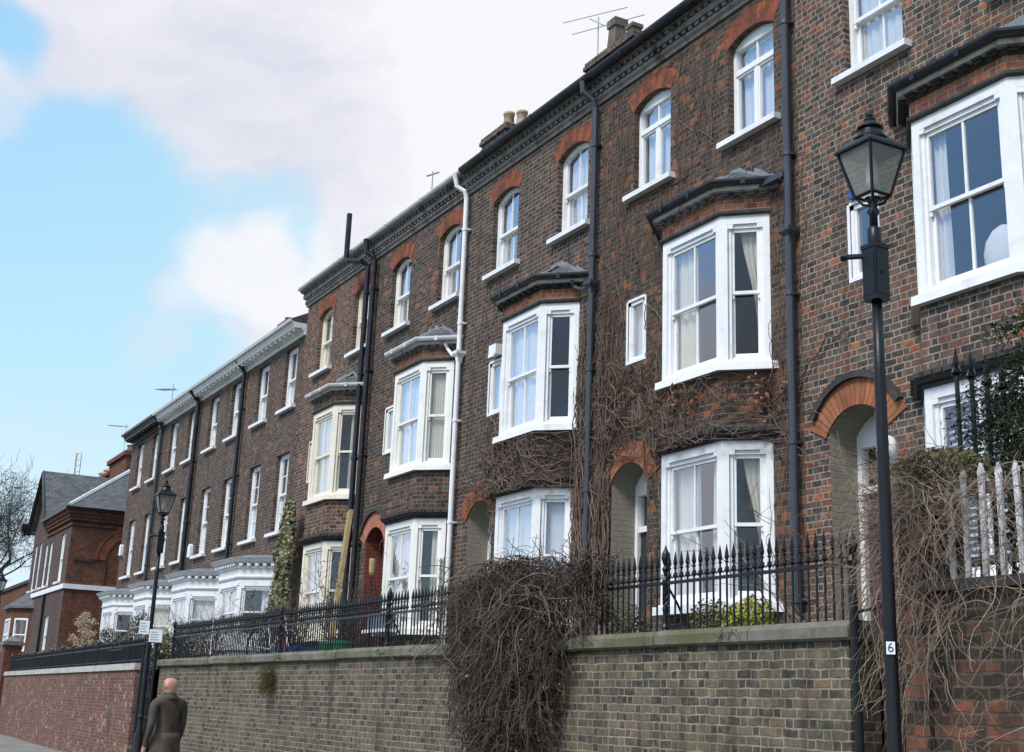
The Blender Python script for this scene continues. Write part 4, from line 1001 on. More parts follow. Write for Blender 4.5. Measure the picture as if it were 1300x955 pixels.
# ---- street lamps -----------------------------------------------------
def street_lamp(x, y, label, plate=None):
    t = thing('street_lamp', label, 'street lamp', (x, y, .12), 'black lantern street lamps')
    mb = MB(); mb.lathe([(.13,.12),(.13,.2),(.095,.26),(.085,1.0),(.06,1.1),(.050,1.16),(.043,2.2),(.039,3.9),(.036,4.47)], x, y, 14)
    mb.lathe([(.047,1.3),(.06,1.32),(.06,1.36),(.047,1.38)], x, y, 14)
    mb.lathe([(.03,4.86),(.03,5.10),(.05,5.13),(.03,5.16),(.035,5.2),(.06,5.235)], x, y, 10); mb.lathe([(.043,4.86),(.05,4.9),(.05,5.0),(.03,5.02)], x, y, 10)
    mb.build('post', M['black_metal'], t, smooth=True)
    mb = MB(); mb.box(x-.064, x+.064, y-.064, y+.064, 4.46, 4.87); mb.box(x-.071, x+.071, y-.071, y+.071, 4.845, 4.875); mb.box(x-.052, x+.052, y-.068, y-.06, 4.50, 4.82); mb.box(x+.06,x+.068,y-.052,y+.052,4.5,4.82); mb.tube([(x+.071,y,4.66),(x+.078,y,4.66)], .012, 6)
    mb.build('control_box', M['black_metal'], t)
    mb = MB(); u = Vector((-.71,-.70,0)); mb.tube([Vector((x,y,4.80))+u*.05, Vector((x,y,4.80))+u*.22], .02, 7); mb.tube([Vector((x,y,4.80))+u*.2, Vector((x,y,4.80))+u*.24], .03, 8); mb.build('ladder_bar', M['black_metal'], t)
    a, b, z0, z1 = .085, .165, 5.25, 5.60; q = ((-1,-1),(1,-1),(1,1),(-1,1))
    mb = MB()
    for i in range(4):
        s, e = q[i], q[(i+1)%4]
        mb.poly([(x+s[0]*a,y+s[1]*a,z0),(x+e[0]*a,y+e[1]*a,z0),(x+e[0]*b,y+e[1]*b,z1),(x+s[0]*b,y+s[1]*b,z1)])
    g = mb.build('lantern_pane', M['lamp_glass'], t)
    mb = MB()
    for s in q: mb.tube([(x+s[0]*a*1.02,y+s[1]*a*1.02,z0-.01),(x+s[0]*b*1.02,y+s[1]*b*1.02,z1)], .012, 5)
    for r, z, k in ((a,z0,.012),(b,z1,.016)):
        for i in range(4):
            s, e = q[i], q[(i+1)%4]; mb.tube([(x+s[0]*r,y+s[1]*r,z),(x+e[0]*r,y+e[1]*r,z)], k, 5)
    for s in q: mb.tube([(x,y,5.18),(x+s[0]*.05,y+s[1]*.05,5.19),(x+s[0]*a,y+s[1]*a,z0)], .010, 5)
    # curled ladder-rest arms
    for sg in (-1,1):
        w = Vector((.7,-.71,0))*sg
        mb.tube([Vector((x,y,5.03)), Vector((x,y,5.05))+w*.06, Vector((x,y,5.10))+w*.11, Vector((x,y,5.17))+w*.10], .007, 4)
    mb.build('lantern_frame', M['black_metal'], t)
    mb = MB(); mb.lathe([(.262,5.59),(.262,5.608),(.245,5.625),(.13,5.70),(.10,5.705)], x, y, 4, sq=True)
    mb.lathe([(.09,5.67),(.125,5.685),(.125,5.695),(.105,5.71),(.088,5.745),(.078,5.77),(.097,5.775),(.097,5.785),(.068,5.805),(.042,5.835),(.03,5.85)], x, y, 16)
    mb.lathe([(.03,5.82),(.045,5.845),(.045,5.853),(.018,5.862),(.026,5.875),(.029,5.89),(.016,5.91),(.006,5.93),(.003,5.94)], x, y, 10)
    mb.build('lantern_roof', M['black_metal'], t)
    mb = MB(); mb.lathe([(.035,5.30),(.045,5.36),(.045,5.46),(.03,5.53),(.02,5.58)], x, y, 10); mb.build('lamp_bulb', M['sign_white'], t, smooth=True)
    return t
LX, LY = -6.50, 6.38
l1 = street_lamp(LX, LY, 'tall black lantern street lamp in the right foreground with a number 6 plate')
l2 = copy_thing(l1, (-19.75, -.02, -.12), 'smaller looking far lantern street lamp with two white notices on its post')
l3 = copy_thing(l1, (-44.4, .42, -.18), 'distant street lantern cut by the left edge of the photo')
def text(par, body, size, loc, rot, mat, name='number'):
    c = bpy.data.curves.new(name, 'FONT'); c.body = body; c.size = size; c.extrude = .001; c.align_x = 'CENTER'; c.align_y = 'CENTER'
    o = bpy.data.objects.new(name, c); COL.objects.link(o); c.materials.append(mat)
    dg = bpy.context.evaluated_depsgraph_get(); me = bpy.data.meshes.new_from_object(o.evaluated_get(dg))
    bpy.data.objects.remove(o); m = bpy.data.objects.new(name, me); COL.objects.link(m)
    m.parent = par; m.location = Vector(loc)-WO[par.name]; m.rotation_euler = rot; WO[m.name] = Vector(loc); return m
vx, vy = Vector((.71,.70,0)), Vector((-.70,.71,0))
Mx = Matrix(((vx.x, -.70, 0, LX), (vx.y, .71, 0, LY), (0,0,1,0), (0,0,0,1)))
# plates face the street corner (towards -Y +X quadrant the camera stands in)
f = Vector((.70,-.70,0)); r_ = Vector((.70,.70,0))
Mp = Matrix(((r_.x, -f.x, 0, LX), (r_.y, -f.y, 0, LY), (0,0,1,0), (0,0,0,1)))
mb = MB(); mb.obox(Mp, -.028, .028, -.058, -.051, 2.045, 2.125); pl = mb.build('number_plate', M['sign_white'], l1)
text(pl, '6', .085, Vector((LX,LY,2.085))+f*.0592, (rad(90), 0, rad(45)), M['ink'])
X2, Y2 = LX-19.75, LY-.02
def sign(par, u, z0, z1, w, name, rows):
    f2 = Vector((.97,-.24,0)); r2 = Vector((.24,.97,0))
    Mq = Matrix(((r2.x, -f2.x, 0, X2), (r2.y, -f2.y, 0, Y2), (0,0,1,0), (0,0,0,1)))
    mb = MB(); mb.obox(Mq, u-w/2, u+w/2, -.075, -.066, z0, z1); s = mb.build(name, M['sign_white'], par)
    ib = MB(); rg = random.Random(3)
    for k in range(rows):
        zz = z1-(z1-z0)*(k+1)/(rows+1); ib.obox(Mq, u-w*.4, u-w*.4+w*.8*rg.uniform(.5,1), -.0775, -.0755, zz-.012, zz+.006)
    ib.build('faded_lettering', M['ink_faint'], s)
    return s
sign(l2, .11, 2.62, 2.86, .25, 'notice', 4); sign(l2, -.12, 2.76, 3.02, .19, 'notice', 4)

# ---- aerials -----------------------------------------------------------
def aerial(name, label, x, y, z0, z1, booms, loc_cat='tv aerial'):
    t = thing(name, label, loc_cat, (x, y, z0)); mb = MB(); mb.tube([(x,y,z0),(x,y,z1)], .016, 6); mb.build('mast', M['alu'], t)
    mb = MB()
    for a, b, r in booms: mb.tube([a, b], r, 5)
    mb.build('aerial_rods', M['alu'], t)
aerial('tv_aerial', 'aerial with two long crossed rods beside the stubby chimney pots', -17.12, 10.62, 12.1, 13.1,
       [((-16.9,10.62,12.83),(-17.4,10.62,13.2),.012), ((-18.1,10.5,13.42),(-16.42,10.75,12.99),.008), ((-17.78,10.5,13.04),(-15.9,10.75,12.6),.008)])
aerial('tv_aerial', 'thin aerial pointing left above the white terrace cornice', -46.0, 11, 10.5, 12.4, [((-48.2,11,12.62),(-45.6,11,12.15),.02)]+[((-48.1+k*.35,10.8,12.6-k*.065),(-48.1+k*.35,11.2,12.6-k*.065),.01) for k in range(7)])
aerial('tv_aerial', 'aerial on a short pole above the tall red chimney stack', -74.8, 15.5, 14.3, 16.5, [((-79.4,15.5,17.15),(-74.7,15.5,16.3),.03)]+[((-79.1+k*.6,15.2,17.1-k*.11),(-79.1+k*.6,15.8,17.1-k*.11),.015) for k in range(7)])
t = thing('radio_mast', 'faint lattice radio mast far behind the slate roof', 'mast', (-171, 30, 0)); mb = MB()
for dx, dy in ((-.3,-.3),(.3,-.3),(0,.3)): mb.tube([(-171+dx,30+dy,0),(-171+dx,30+dy,31)], .05, 4)
for k in range(40): mb.tube([(-171.3,29.7,k*.78),(-170.7,29.7,k*.78+.39),(-171,30.3,k*.78+.78)], .03, 4)
mb.build('lattice', M['pot_buff'], t)
aerial('tv_aerial', 'small dark aerial tip poking over the gutter near the white drainpipe', -23.6, 10.6, 11.6, 12.55, [((-23.9,10.6,12.55),(-23.3,10.6,12.42),.02)])

# ---- red gabled house and the building beyond it -----------------------------
g = thing('gabled_house', 'red brick gabled house with slate roof and white string course', 'house', (-56.5, 14, 2.2))
YG, XG = 9.2, -52.0
def wallbox(mb, x0,x1,y0,y1,z0,z1): mb.box(x0,x1,y0,y1,z0,z1)
mb = MB()
H = [hole(-53.9,-53.05,5.75,7.6,0,.15,1), hole(-57.4,-56.75,5.75,7.5,0,.15,1), hole(-56.35,-55.7,5.75,7.5,0,.15,1), hole(-55.35,-54.5,3.1,4.5,0,.15,1), hole(-60.0,-59.4,5.75,7.7,0,.15,1), hole(-58.9,-58.3,5.75,7.7,0,.15,1)]
facade(mb, -60.5, -52.0, 0, 8.4, H, y=YG)
mb.build('front_wall', [M['brick_purple'], M['interior']], g)
mb = MB(); mb.poly([(-60.5,YG,8.4),(-56.8,YG,8.4),(-58.65,YG,10.55)][::1]); mb.build('gable', M['brick_purple'], g)
mb = MB(); mb.box(-52.25, -52.0, YG+.004, 22, 0, 8.4); mb.box(-60.5,-60.3,YG+.004,22,0,8.4); mb.box(-60.3,-52.25,21.8,22,0,8.4); mb.build('side_wall', M['brick_gable'], g)
mb = MB(); mb.box(-60.3,-52.25,YG+3,YG+3.1,0,8.4); mb.build('interior', M['interior'], g)
mb = MB(); mb.box(-60.55, -51.93, YG-.07, YG-.002, 5.40, 5.58); mb.box(-51.998, -51.93, YG-.002, 22, 5.40, 5.58); mb.build('string_course', M['white'], g)
mb = MB()
for (o, z0, z1) in ((.06,7.78,7.86),(.12,7.98,8.1),(.18,8.1,8.22),(.25,8.22,8.36)):
    mb.box(-57.2, -52.0+o, YG-o, YG-.003, z0, z1); mb.box(-51.998, -52.0+o, YG-.003, 22, z0, z1)
mb.build('corbel_course', M['brick_gable'], g)
mb = MB(); mb.box(-57.25, -51.65, YG-.36, YG-.25, 8.36, 8.48); mb.box(-51.75,-51.65,YG-.25,22,8.36,8.48); mb.build('gutter', M['gutter_black'], g)
# blind arch on the side wall
am = MB(); yc, R0, R1, zs = 11.55, .95, 1.38, 6.55
for i in range(16):
    a0, a1 = math.pi*i/16, math.pi*(i+1)/16
    q = lambda r, a, x: (x, yc-r*math.cos(a), zs+r*math.sin(a))
    for (x, ra, rb) in ((-51.96, R0, R1), (-51.93, R1-.09, R1)):
        am.poly([q(ra,a0,x), q(ra,a1,x), q(rb,a1,x), q(rb,a0,x)], 0, uv=[(a0*1.1,0),(a1*1.1,0),(a1*1.1,.3),(a0*1.1,.3)])
        am.poly([q(rb,a0,x), q(rb,a1,x), q(rb,a1,-52.0), q(rb,a0,-52.0)], 0, uv=[(a0*1.1,0),(a1*1.1,0),(a1*1.1,.1),(a0*1.1,.1)])
        am.poly([q(ra,a0,x), q(ra,a1,x), q(ra,a1,-52.0), q(ra,a0,-52.0)], 0, uv=[(a0*1.1,0),(a1*1.1,0),(a1*1.1,.1),(a0*1.1,.1)])
am.build('blind_arch', M['arch_red'], g)
mb = MB(); mb.box(-51.998, -51.95, YG+.2, yc-R1, 6.47, 6.58); mb.build('impost_band', M['stone_dark'], g)
mb = MB(); mb.box(-51.995,-51.975, yc-R0, yc-R0+.05, 5.6, 6.55); mb.build('arch_recess', M['stone_dark'], g)
# roofs: main gable roof with ridge along Y, side wing hipped at the front
mb = MB(); e = .25
rz = lambda x: 10.65-(abs(x+58.65))*1.16
mb.prism([(-60.75,YG-e,rz(-60.75)),(-58.65,YG-e,10.65),(-58.65,YG-e,10.76),(-60.85,YG-e,rz(-60.75))], (0,16,0))
mb.prism([(-58.65,YG-e,10.65),(-56.6,YG-e,rz(-56.6)),(-56.5,YG-e,rz(-56.6)+.08),(-58.65,YG-e,10.76)], (0,16,0))
rf = mb.build('roof', M['slate'], g)
mb = MB()
P0, P1, P2 = (-51.62, YG-.33, 8.46), (-57.6, YG-.33, 8.46), HIPTOP
P3, P4 = (-51.62, 22, 8.46), (HIPTOP[0], 22, HIPTOP[2])
mb.poly([P0, P3, P4, P2]); mb.poly([P1, P0, P2]); mb.poly([P1, P2, P4, (-57.6, 22, 8.46)])
mb.build('wing_roof', M['slate'], g)
mb = MB(); mb.tube([Vector(P0)+Vector((-.1,.1,.05)), Vector(P2)+Vector((0,0,.03))], .09, 6); mb.build('lead_hip', M['gutter_grey'], rf)
mb = MB(); mb.tube([(-60.8,YG-e-.02,rz(-60.75)),(-58.65,YG-e-.02,10.70),(-56.6,YG-e-.02,rz(-56.6))], .09, 4); mb.build('bargeboard', M['gutter_black'], rf)
for (a, b, z0, z1) in ((-53.9,-53.05,5.75,7.6), (-57.4,-56.75,5.75,7.5), (-56.35,-55.7,5.75,7.5), (-55.35,-54.5,3.1,4.5), (-60.0,-59.4,5.75,7.7), (-58.9,-58.3,5.75,7.7)):
    sash_window(g, a, b, z0, z1, 0, 'white', 'sash1', rec=.05, y=YG, sill_over=.05, cur='net')
# canted bay on its front with small slate roof
mb = MB()
def loc_band(o, z0, z1, o2=None):
    c, hw, dep = -60.0, .9, .7
    a = bay_plan(c, hw, dep, o, YG); b = bay_plan(c, hw, dep, o if o2 is None else o2, YG); i0 = len(mb.v)
    mb.v += [(p[0],p[1],z0) for p in a]+[(p[0],p[1],z1) for p in b]
    for q in ((0,1,5,4),(1,2,6,5),(2,3,7,6),(3,2,1,0),(4,5,6,7)): mb.f.append(tuple(i0+i for i in q)); mb.m.append(0)
loc_band(0, 0, 3.2); loc_band(0, 4.55, 4.95); by = mb.build('bay', M['brick_gable'], g)
mb = MB(); loc_band(-.05, 3.2, 4.55)
P = bay_plan(-60.0, .9, .7, 0, YG)
wb = MB()
for k in range(3):
    Fx, Ln = face_frame(P, k)
    for u0, u1 in ((.0,.16),(Ln-.16,Ln)): wb.obox(Fx, u0, u1, 0, .1, 3.2, 4.55)
by2 = wb.build('bay_pier', M['brick_gable'], by)
wb = MB()
for k in range(3):
    Fx, Ln = face_frame(P, k)
    for a in ((.165,.23,3.2,4.55),(Ln-.23,Ln-.165,3.2,4.55),(.23,Ln-.23,3.2,3.3),(.23,Ln-.23,4.47,4.55),(.23,Ln-.23,3.85,3.9)): wb.obox(Fx, a[0], a[1], -.01, .05, a[2], a[3])
wb.build('bay_window', M['white'], by)
mb.build('pane', M['glass'], by)
mb = MB(); loc_band(.15, 4.95, 5.05); loc_band(.12, 5.05, 5.75, -.75); mb.build('bay_roof', M['slate'], by)
pb = MB(); pb.tube([(-55.7,YG-.08,2.3),(-55.7,YG-.08,5.35)], .06, 7); pb.build('drainpipe', M['gutter_black'], g)
# security light on the corner
pb = MB(); pb.tube([(-60.5,YG-.05,8.3),(-62.3,YG-.1,8.3)], .03, 5); pb.tube([(-62.3,YG-.1,8.3),(-62.5,YG-.1,8.6)], .03, 5)
pb.tube([(-60.5,YG-.02,6.9),(-61.9,YG-.08,7.3),(-62.3,YG-.1,8.1)], .015, 4)
s_ = pb.build('light_bracket', M['gutter_grey'], g); pb = MB(); pb.box(-62.85,-62.2,YG-.35,YG+.15,8.55,8.85); pb.box(-62.75,-62.3,YG-.25,YG+.05,8.35,8.55); pb.build('security_light', M['black_metal'], s_)
# chimneys behind
t = thing('chimney_stack', 'broad red chimney stack with a row of four buff pots behind the slate roof', 'chimney', (-78.2, 15, 6)); mb = MB(); mb.box(-80.9,-75.4,15,16.2,6,13.55); mb.box(-81.0,-75.3,14.9,16.3,13.55,13.75); st_ = mb.build('stack', M['brick_gable'], t)
for k in range(4):
    mb = MB(); mb.lathe([(.32,13.73),(.26,14.25),(.32,14.3),(.26,14.4)], -80.1+k*1.35, 15.6, 10); mb.build('chimney_pot', M['pot_buff'], t)
t = thing('chimney_stack', 'tall red chimney stack touching the end of the terrace in view', 'chimney', (-71.6, 15, 6)); mb = MB(); mb.box(-75.6,-71.4,15,16.6,6,14.1); mb.box(-75.75,-71.25,14.85,16.75,14.1,14.35); mb.build('stack', M['brick_gable'], t)
mb = MB(); mb.lathe([(.35,14.3),(.3,14.9),(.36,15.0)], -73.4, 15.7, 8); mb.build('chimney_pot', M['pot_grey'], t)
t = thing('brick_building', 'plain brick building with sloping parapet line at the far left edge', 'building', (-75, 14, 2)); mb = MB(); mb.box(-96,-64.5,10,20,0,6.5); mb.build('wall', M['brick_gable'], t)
mb = MB(); mb.box(-96.1,-64.4,9.9,20.1,6.5,6.66); mb.build('coping', M['stone_dark'], t)
mb = MB(); mb.lathe([(.3,6.6),(.28,7.3),(.36,7.35),(.2,7.5)], -70.5, 12, 8); mb.build('chimney_pot', M['pot_buff'], t)
mb = MB(); mb.box(-69.5,-69.0,9.97,9.998,3.2,5.0); mb.build('window', M['interior'], t)
# ------------------------------------------------------------------ vegetation
BAYS = [(-13.03,), (-17.53,), (-8.53,), (-21.87,)]
RECTS = []
for L in (-15.9, -20.38, -11.42, -24.86):
    for q in (1.33, 3.59): RECTS.append((L+q-.62, L+q+.62, 8.85, 10.5))
RECTS += [(-15.9+.7, -15.9+1.3, 6.35, 7.4), (-20.38+.9, -20.38+1.5, 6.35, 7.4)]
for L in (-15.9, -20.38): RECTS.append((L+.42, L+1.3, 2.2, 5.0))
def surf(x, z):
    for (c,) in BAYS:
        a = abs(x-c)
        if a < 1.075:
            if 2.7 < z < 4.8 or 5.66 < z < 8.35: return None
            if 4.8 <= z <= 5.66 or z <= 2.7:
                o = .13 if 4.8 <= z <= 5.02 else .015
                return FY-.43-o if a < .625 else FY-(1.055-a)-o*1.2
    for r in RECTS:
        if r[0] < x < r[1] and r[2] < z < r[3]: return None
    if z > 10.75 or z < 2.2: return None
    return FY-.014
def wall_walk(x, z, th, n, rng, wob=.25, pull=0.0, step=.055, off=.0):
    pts = []; y = surf(x, z)
    if y is None: return pts
    pts.append((x, y-off, z))
    for i in range(n):
        th += rng.gauss(0, wob); th += (math.pi/2-th)*pull
        for k in range(5):
            nx, nz = x+math.cos(th)*step, z+math.sin(th)*step
            y = surf(nx, nz)
            if y is not None: break
            th += rng.choice((-.7,.7))
        if y is None: break
        x, z = nx, nz; pts.append((x, y-off-abs(rng.gauss(0,.006)), z))
    return pts
rng = random.Random(21)
t = thing('climbing_creeper', 'leafless brown creeper climbing the walls round the dark downpipe between two houses', 'creeper', (-15.95, 9.85, 2.2))
m1, m2, lv = MB(), MB(), MB()
for i in range(95):        # thick stems near the downpipe
    x = rng.gauss(-16.0, .42); p = wall_walk(x, 2.3+rng.uniform(0,.4), math.pi/2+rng.gauss(0,.1), int(rng.uniform(28, 75)), rng, .10, .06, .07, rng.uniform(0,.10))
    if len(p) > 5:
        r0 = rng.uniform(.008,.02); m1.tube(p, [max(.004, r0*(1-.75*k/len(p))) for k in range(len(p))], 4, cap=False)
        for q in range(4):
            s = p[rng.randrange(len(p)//3, len(p))]; b = wall_walk(s[0], s[2], rng.uniform(.3,2.8), int(rng.uniform(12,45)), rng, .22, .0, .06, .02)
            if len(b) > 3: m1.tube(b, [max(.003,.009*(1-k/len(b))) for k in range(len(b))], 3, cap=False)
for i in range(520):       # tangle over the bay mouldings, both sides
    s = rng.choice((0,0,1)); x, z = (rng.uniform(-19.3,-15.8), rng.uniform(4.75,5.75)) if s == 0 else (rng.uniform(-15.9,-11.9), rng.uniform(4.75,6.2))
    p = wall_walk(x, z, rng.choice((0, math.pi))+rng.gauss(0,.6), int(rng.uniform(12,42)), rng, .28, 0, .05, rng.uniform(.01,.08))
    if len(p) > 3: m1.tube(p, rng.uniform(.003,.009), 3, cap=False)
for i in range(950):       # fine upright tendrils over the wall
    x = rng.uniform(-15.85, -11.5) if rng.random() < .72 else rng.uniform(-20.0,-15.9)
    zt = 9.8 if x > -15.9 else 8.0
    z = 2.6+(zt-2.6)*rng.random()**.8
    p = wall_walk(x, z, math.pi/2+rng.gauss(0,.25), int(rng.uniform(10,38)), rng, .13, .05, .06, 0)
    if len(p) > 4: m2.tube(p, rng.uniform(.0018,.0048), 3, cap=False)
for i in range(900):
    k = rng.random()
    if k < .35: x, z = rng.gauss(-15.6,.5), rng.uniform(3.0,7.6)
    elif k < .6: x, z = rng.uniform(-14.6,-11.6), rng.gauss(5.35,.25)
    elif k < .75: x, z = rng.gauss(-19.3,.12), rng.uniform(3.6,4.9)
    else: x, z = rng.uniform(-15.8,-11.7), rng.uniform(5.4,9.5)
    y = surf(x, z)
    if y: lv.leaf((x, y-rng.uniform(.01,.07), z), rng.uniform(.03,.07), rng, 0)
for (cx, cz, n) in ((-13.25,5.45,26),(-12.02,5.35,40),(-12.9,5.3,18),(-19.25,4.3,30)):
    for i in range(n):
        x, z = rng.gauss(cx,.05), rng.gauss(cz,.13); y = surf(x,z)
        if y: lv.leaf((x, y-rng.uniform(.03,.12), z), rng.uniform(.05,.09), rng, 0)
m1.build('stem', M['twig_wall'], t); m2.build('tendrils', M['twig_wall'], t); lv.build('dead_leaves', M['leaf_orange'], t)

def strand(p, d, n, step, rng, grav, wob):
    p = Vector(p); d = Vector(d).normalized(); out = [p.copy()]
    for i in range(n):
        d = (d+Vector((rng.gauss(0,wob),rng.gauss(0,wob),rng.gauss(0,wob)-grav))).normalized()
        p = p+d*step; out.append(p.copy())
    return out
# ---- creeper tumbling over railings and wall
rng = random.Random(31)
t = thing('tumbling_creeper', 'dense dark dried creeper spilling over the railings and wall in the middle', 'creeper', (-12.5, 6.9, .7))
sm, lf, core = MB(), MB(), MB()
def bottom(x): return .75+1.7*min(1,(abs(x+12.7)/1.35))**2.4+.22*math.sin(x*5)+.20*math.sin(x*13.7+1)
def topz(x): return 3.16-.10*((x+12.5)/1.5)**2+.07*math.sin(x*3.3)+.05*math.sin(x*9)
def outer(x, z):
    bul = max(0, 1-((x+12.5)/1.6)**2)
    return 7.05-.34*bul*math.sin(max(0,min(1,(3.2-z)/2.2))*math.pi*.75+.25)-.05
for i in range(4600):
    x = max(-14.15, min(-11.15, rng.gauss(-12.65,.76))); tz, bz = topz(x), bottom(x)
    z = bz+.1+(tz-bz-.1)*rng.random()**.85; y = outer(x, z)+rng.uniform(-.10,.30)
    d = (rng.gauss(0,.75), rng.gauss(-.15,.4), rng.gauss(-.55,.6))
    p = strand((x,y,z), d, int(rng.uniform(4,13)), .04, rng, rng.uniform(.0,.16), rng.uniform(.12,.34))
    sm.tube(p, rng.uniform(.0018,.0048), 3, cap=False)
for i in range(420):
    x = max(-14.1, min(-11.5, rng.gauss(-12.75,.65))); z = topz(x)-rng.uniform(0,1.3); z = max(z, bottom(x)+.3)
    p = strand((x,outer(x,z)+rng.uniform(-.05,.1),z), (rng.gauss(0,.3),rng.gauss(-.2,.2),-1), int(rng.uniform(8,20)), .05, rng, .1, .16)
    sm.tube(p, rng.uniform(.002,.0055), 3, cap=False)
for i in range(520):      # wild sprays at the top and sides
    x = rng.uniform(-14.2,-11.3); z = topz(x)-rng.uniform(0,.5)
    p = strand((x, outer(x,z)+rng.uniform(0,.25), z), (rng.gauss(0,.8),rng.gauss(-.3,.4),rng.uniform(.0,1.0)), int(rng.uniform(5,12)), .045, rng, .16, .22)
    sm.tube(p, rng.uniform(.002,.0045), 3, cap=False)
for i in range(17000):
    x = max(-14.15, min(-11.15, rng.gauss(-12.65,.74))); tz, bz = topz(x), bottom(x); z = bz+(tz-bz)*rng.random()**.9
    u = rng.random(); lf.leaf((x, outer(x,z)+(.32-.42*u**.7), z), rng.uniform(.022,.055), rng, 0 if rng.random() < .84 else 1 if rng.random() < .8 else 2)
wd_ = MB()
for i in range(46):      # older woody stems with forks
    x = rng.uniform(-13.9,-11.5); z = topz(x)-rng.uniform(0,.35)
    p = strand((x,outer(x,z)-.02,z), (rng.gauss(0,.7),rng.gauss(-.3,.3),rng.gauss(-.2,.5)), int(rng.uniform(10,30)), .05, rng, .07, .13)
    p = [q for q in p if q.z > bottom(q.x)-.15]
    if len(p) < 5: continue
    r = rng.uniform(.006,.013); wd_.tube(p, [r*(1-.6*k/len(p)) for k in range(len(p))], 5, cap=False)
    for f in range(3):
        q = p[rng.randrange(len(p)//3, len(p)-1)]; b = strand(q, (rng.gauss(0,.8),rng.gauss(-.3,.3),rng.gauss(-.3,.6)), int(rng.uniform(5,13)), .045, rng, .06, .15); wd_.tube(b, [r*.5*(1-.6*k/len(b)) for k in range(len(b))], 4, cap=False)
wd_.build('woody_stems', M['twig_wall'], t)
sm.build('stem', M['twig_dark'], t); lf.build('dead_leaves', [M['leaf_dark'], M['leaf_dead'], M['leaf_pale']], t)
# ---- bramble mass at the right
rng = random.Random(41)
shrub_late = True
t = thing('bramble_mass', 'tangle of bare tan bramble stems hanging over the rough wall beside the near lamp post', 'brambles', (-6.8, 7, .5))
sm = MB(); lf = MB()
def tangle(n, xf, zf, df, nseg, grav, wob, rr):
    for i in range(n):
        x = xf(); p = strand((x, 7.03+rng.uniform(-.22,.18), zf()), df(), int(rng.uniform(*nseg)), .036, rng, rng.uniform(*grav), rng.uniform(*wob))
        r = rng.uniform(*rr); sm.tube(p, [r*(1-.55*k/len(p)) for k in range(len(p))], 3, cap=False)
tangle(620, lambda: min(-6.25, rng.gauss(-6.85,.24)), lambda: 3.26-abs(rng.gauss(0,.30)), lambda: (rng.gauss(-.05,.9), rng.gauss(-.35,.4), rng.gauss(.05,.6)), (7,22), (.0,.10), (.10,.26), (.0015,.0042))
tangle(230, lambda: rng.gauss(-6.85,.20), lambda: rng.uniform(2.0,3.0), lambda: (rng.gauss(0,.5), rng.gauss(-.2,.2), rng.gauss(-.6,.5)), (8,24), (.04,.12), (.10,.2), (.0016,.0045))
tangle(300, lambda: rng.uniform(-6.7,-4.8), lambda: rng.uniform(2.3,3.35), lambda: (rng.gauss(0,.7), rng.gauss(-.3,.3), rng.gauss(-.3,.6)), (8,28), (.03,.12), (.08,.2), (.0016,.0045))
tangle(300, lambda: rng.uniform(-7.0,-4.8), lambda: rng.uniform(.9,2.55), lambda: (rng.gauss(0,.5), rng.gauss(-.2,.2), rng.gauss(-.4,.5)), (8,24), (.02,.1), (.1,.22), (.0015,.004))
tangle(150, lambda: rng.gauss(-6.75,.24), lambda: rng.uniform(3.25,3.52), lambda: (rng.gauss(0,.9), rng.gauss(-.3,.5), rng.gauss(.1,.5)), (5,16), (.03,.13), (.14,.28), (.0014,.0034))
tangle(34, lambda: rng.gauss(-7.0,.15), lambda: rng.uniform(2.6,3.3), lambda: (-1, rng.gauss(-.5,.3), rng.uniform(-.2,.35)), (9,18), (.03,.07), (.08,.16), (.0014,.003))
sm.build('stem', M['twig_tan'], t)
def clump(mb, c, R, n, rng, sz, zr=1.0, shell=.55, lump=.25, ncl=9, mi=lambda r: 0, asp=.55):
    c = Vector(c); cl = []
    for i in range(ncl):
        v = Vector((rng.gauss(0,1),rng.gauss(0,1),rng.gauss(0,1))).normalized(); cl.append(v)
    for i in range(n):
        v = Vector((rng.gauss(0,1),rng.gauss(0,1),rng.gauss(0,1))).normalized()
        q = max((v.dot(k) for k in cl)); rr = R*(1-lump+lump*max(0,q)**2*1.6)*(shell+(1-shell)*rng.random()**.6)
        p = c+Vector((v.x*rr, v.y*rr, v.z*rr*zr)); mb.leaf(p, sz*rng.uniform(.6,1.3), rng, mi(rng), flat=tuple(v), asp=asp)
def shrub(name, label, cat, c, R, n, mat, sz, zr=1.0, base=2.19, seed=0, stems=5, group=None, **kw):
    r = random.Random(seed); t = thing(name, label, cat, (c[0], c[1], base), group); mb = MB(); clump(mb, c, R, n, r, sz, zr, **kw)
    sb = MB()
    for i in range(stems):
        a = r.uniform(0,6.28); e = Vector(c)+Vector((math.cos(a)*R*.5, math.sin(a)*R*.5, R*zr*.3))
        sb.tube([(c[0]+r.gauss(0,.03), c[1]+r.gauss(0,.03), base), ((c[0]+e.x)/2, (c[1]+e.y)/2, (base+e.z)/2), tuple(e)], [.018,.012,.005], 5)
    mb.build('foliage', mat, t); sb.build('stem', M['bark'], t); return t
shrub('hedge_shrub', 'mossy yellow-green hedge hump topping the pier behind the near lamp post', 'hedge', (-6.72,7.14,3.40), .33, 3000, M['leaf_moss'], .034, .42, base=2.6, seed=3)
shrub('box_ball', 'golden-leaved clipped shrub behind the railings under the big white bay', 'shrub', (-10.60,8.5,2.56), .26, 1200, M['leaf_gold'], .05, 1.0, seed=4)
shrub('box_ball', 'variegated olive clipped shrub to the left of the golden one', 'shrub', (-11.17,8.5,2.54), .25, 1200, M['leaf_box'], .045, 1.0, seed=5)
shrub('box_ball', 'darker rounded shrub in front of the porch with the orange arch', 'shrub', (-12.85,8.55,2.56), .25, 1100, M['leaf_box2'], .045, 1.05, seed=6)
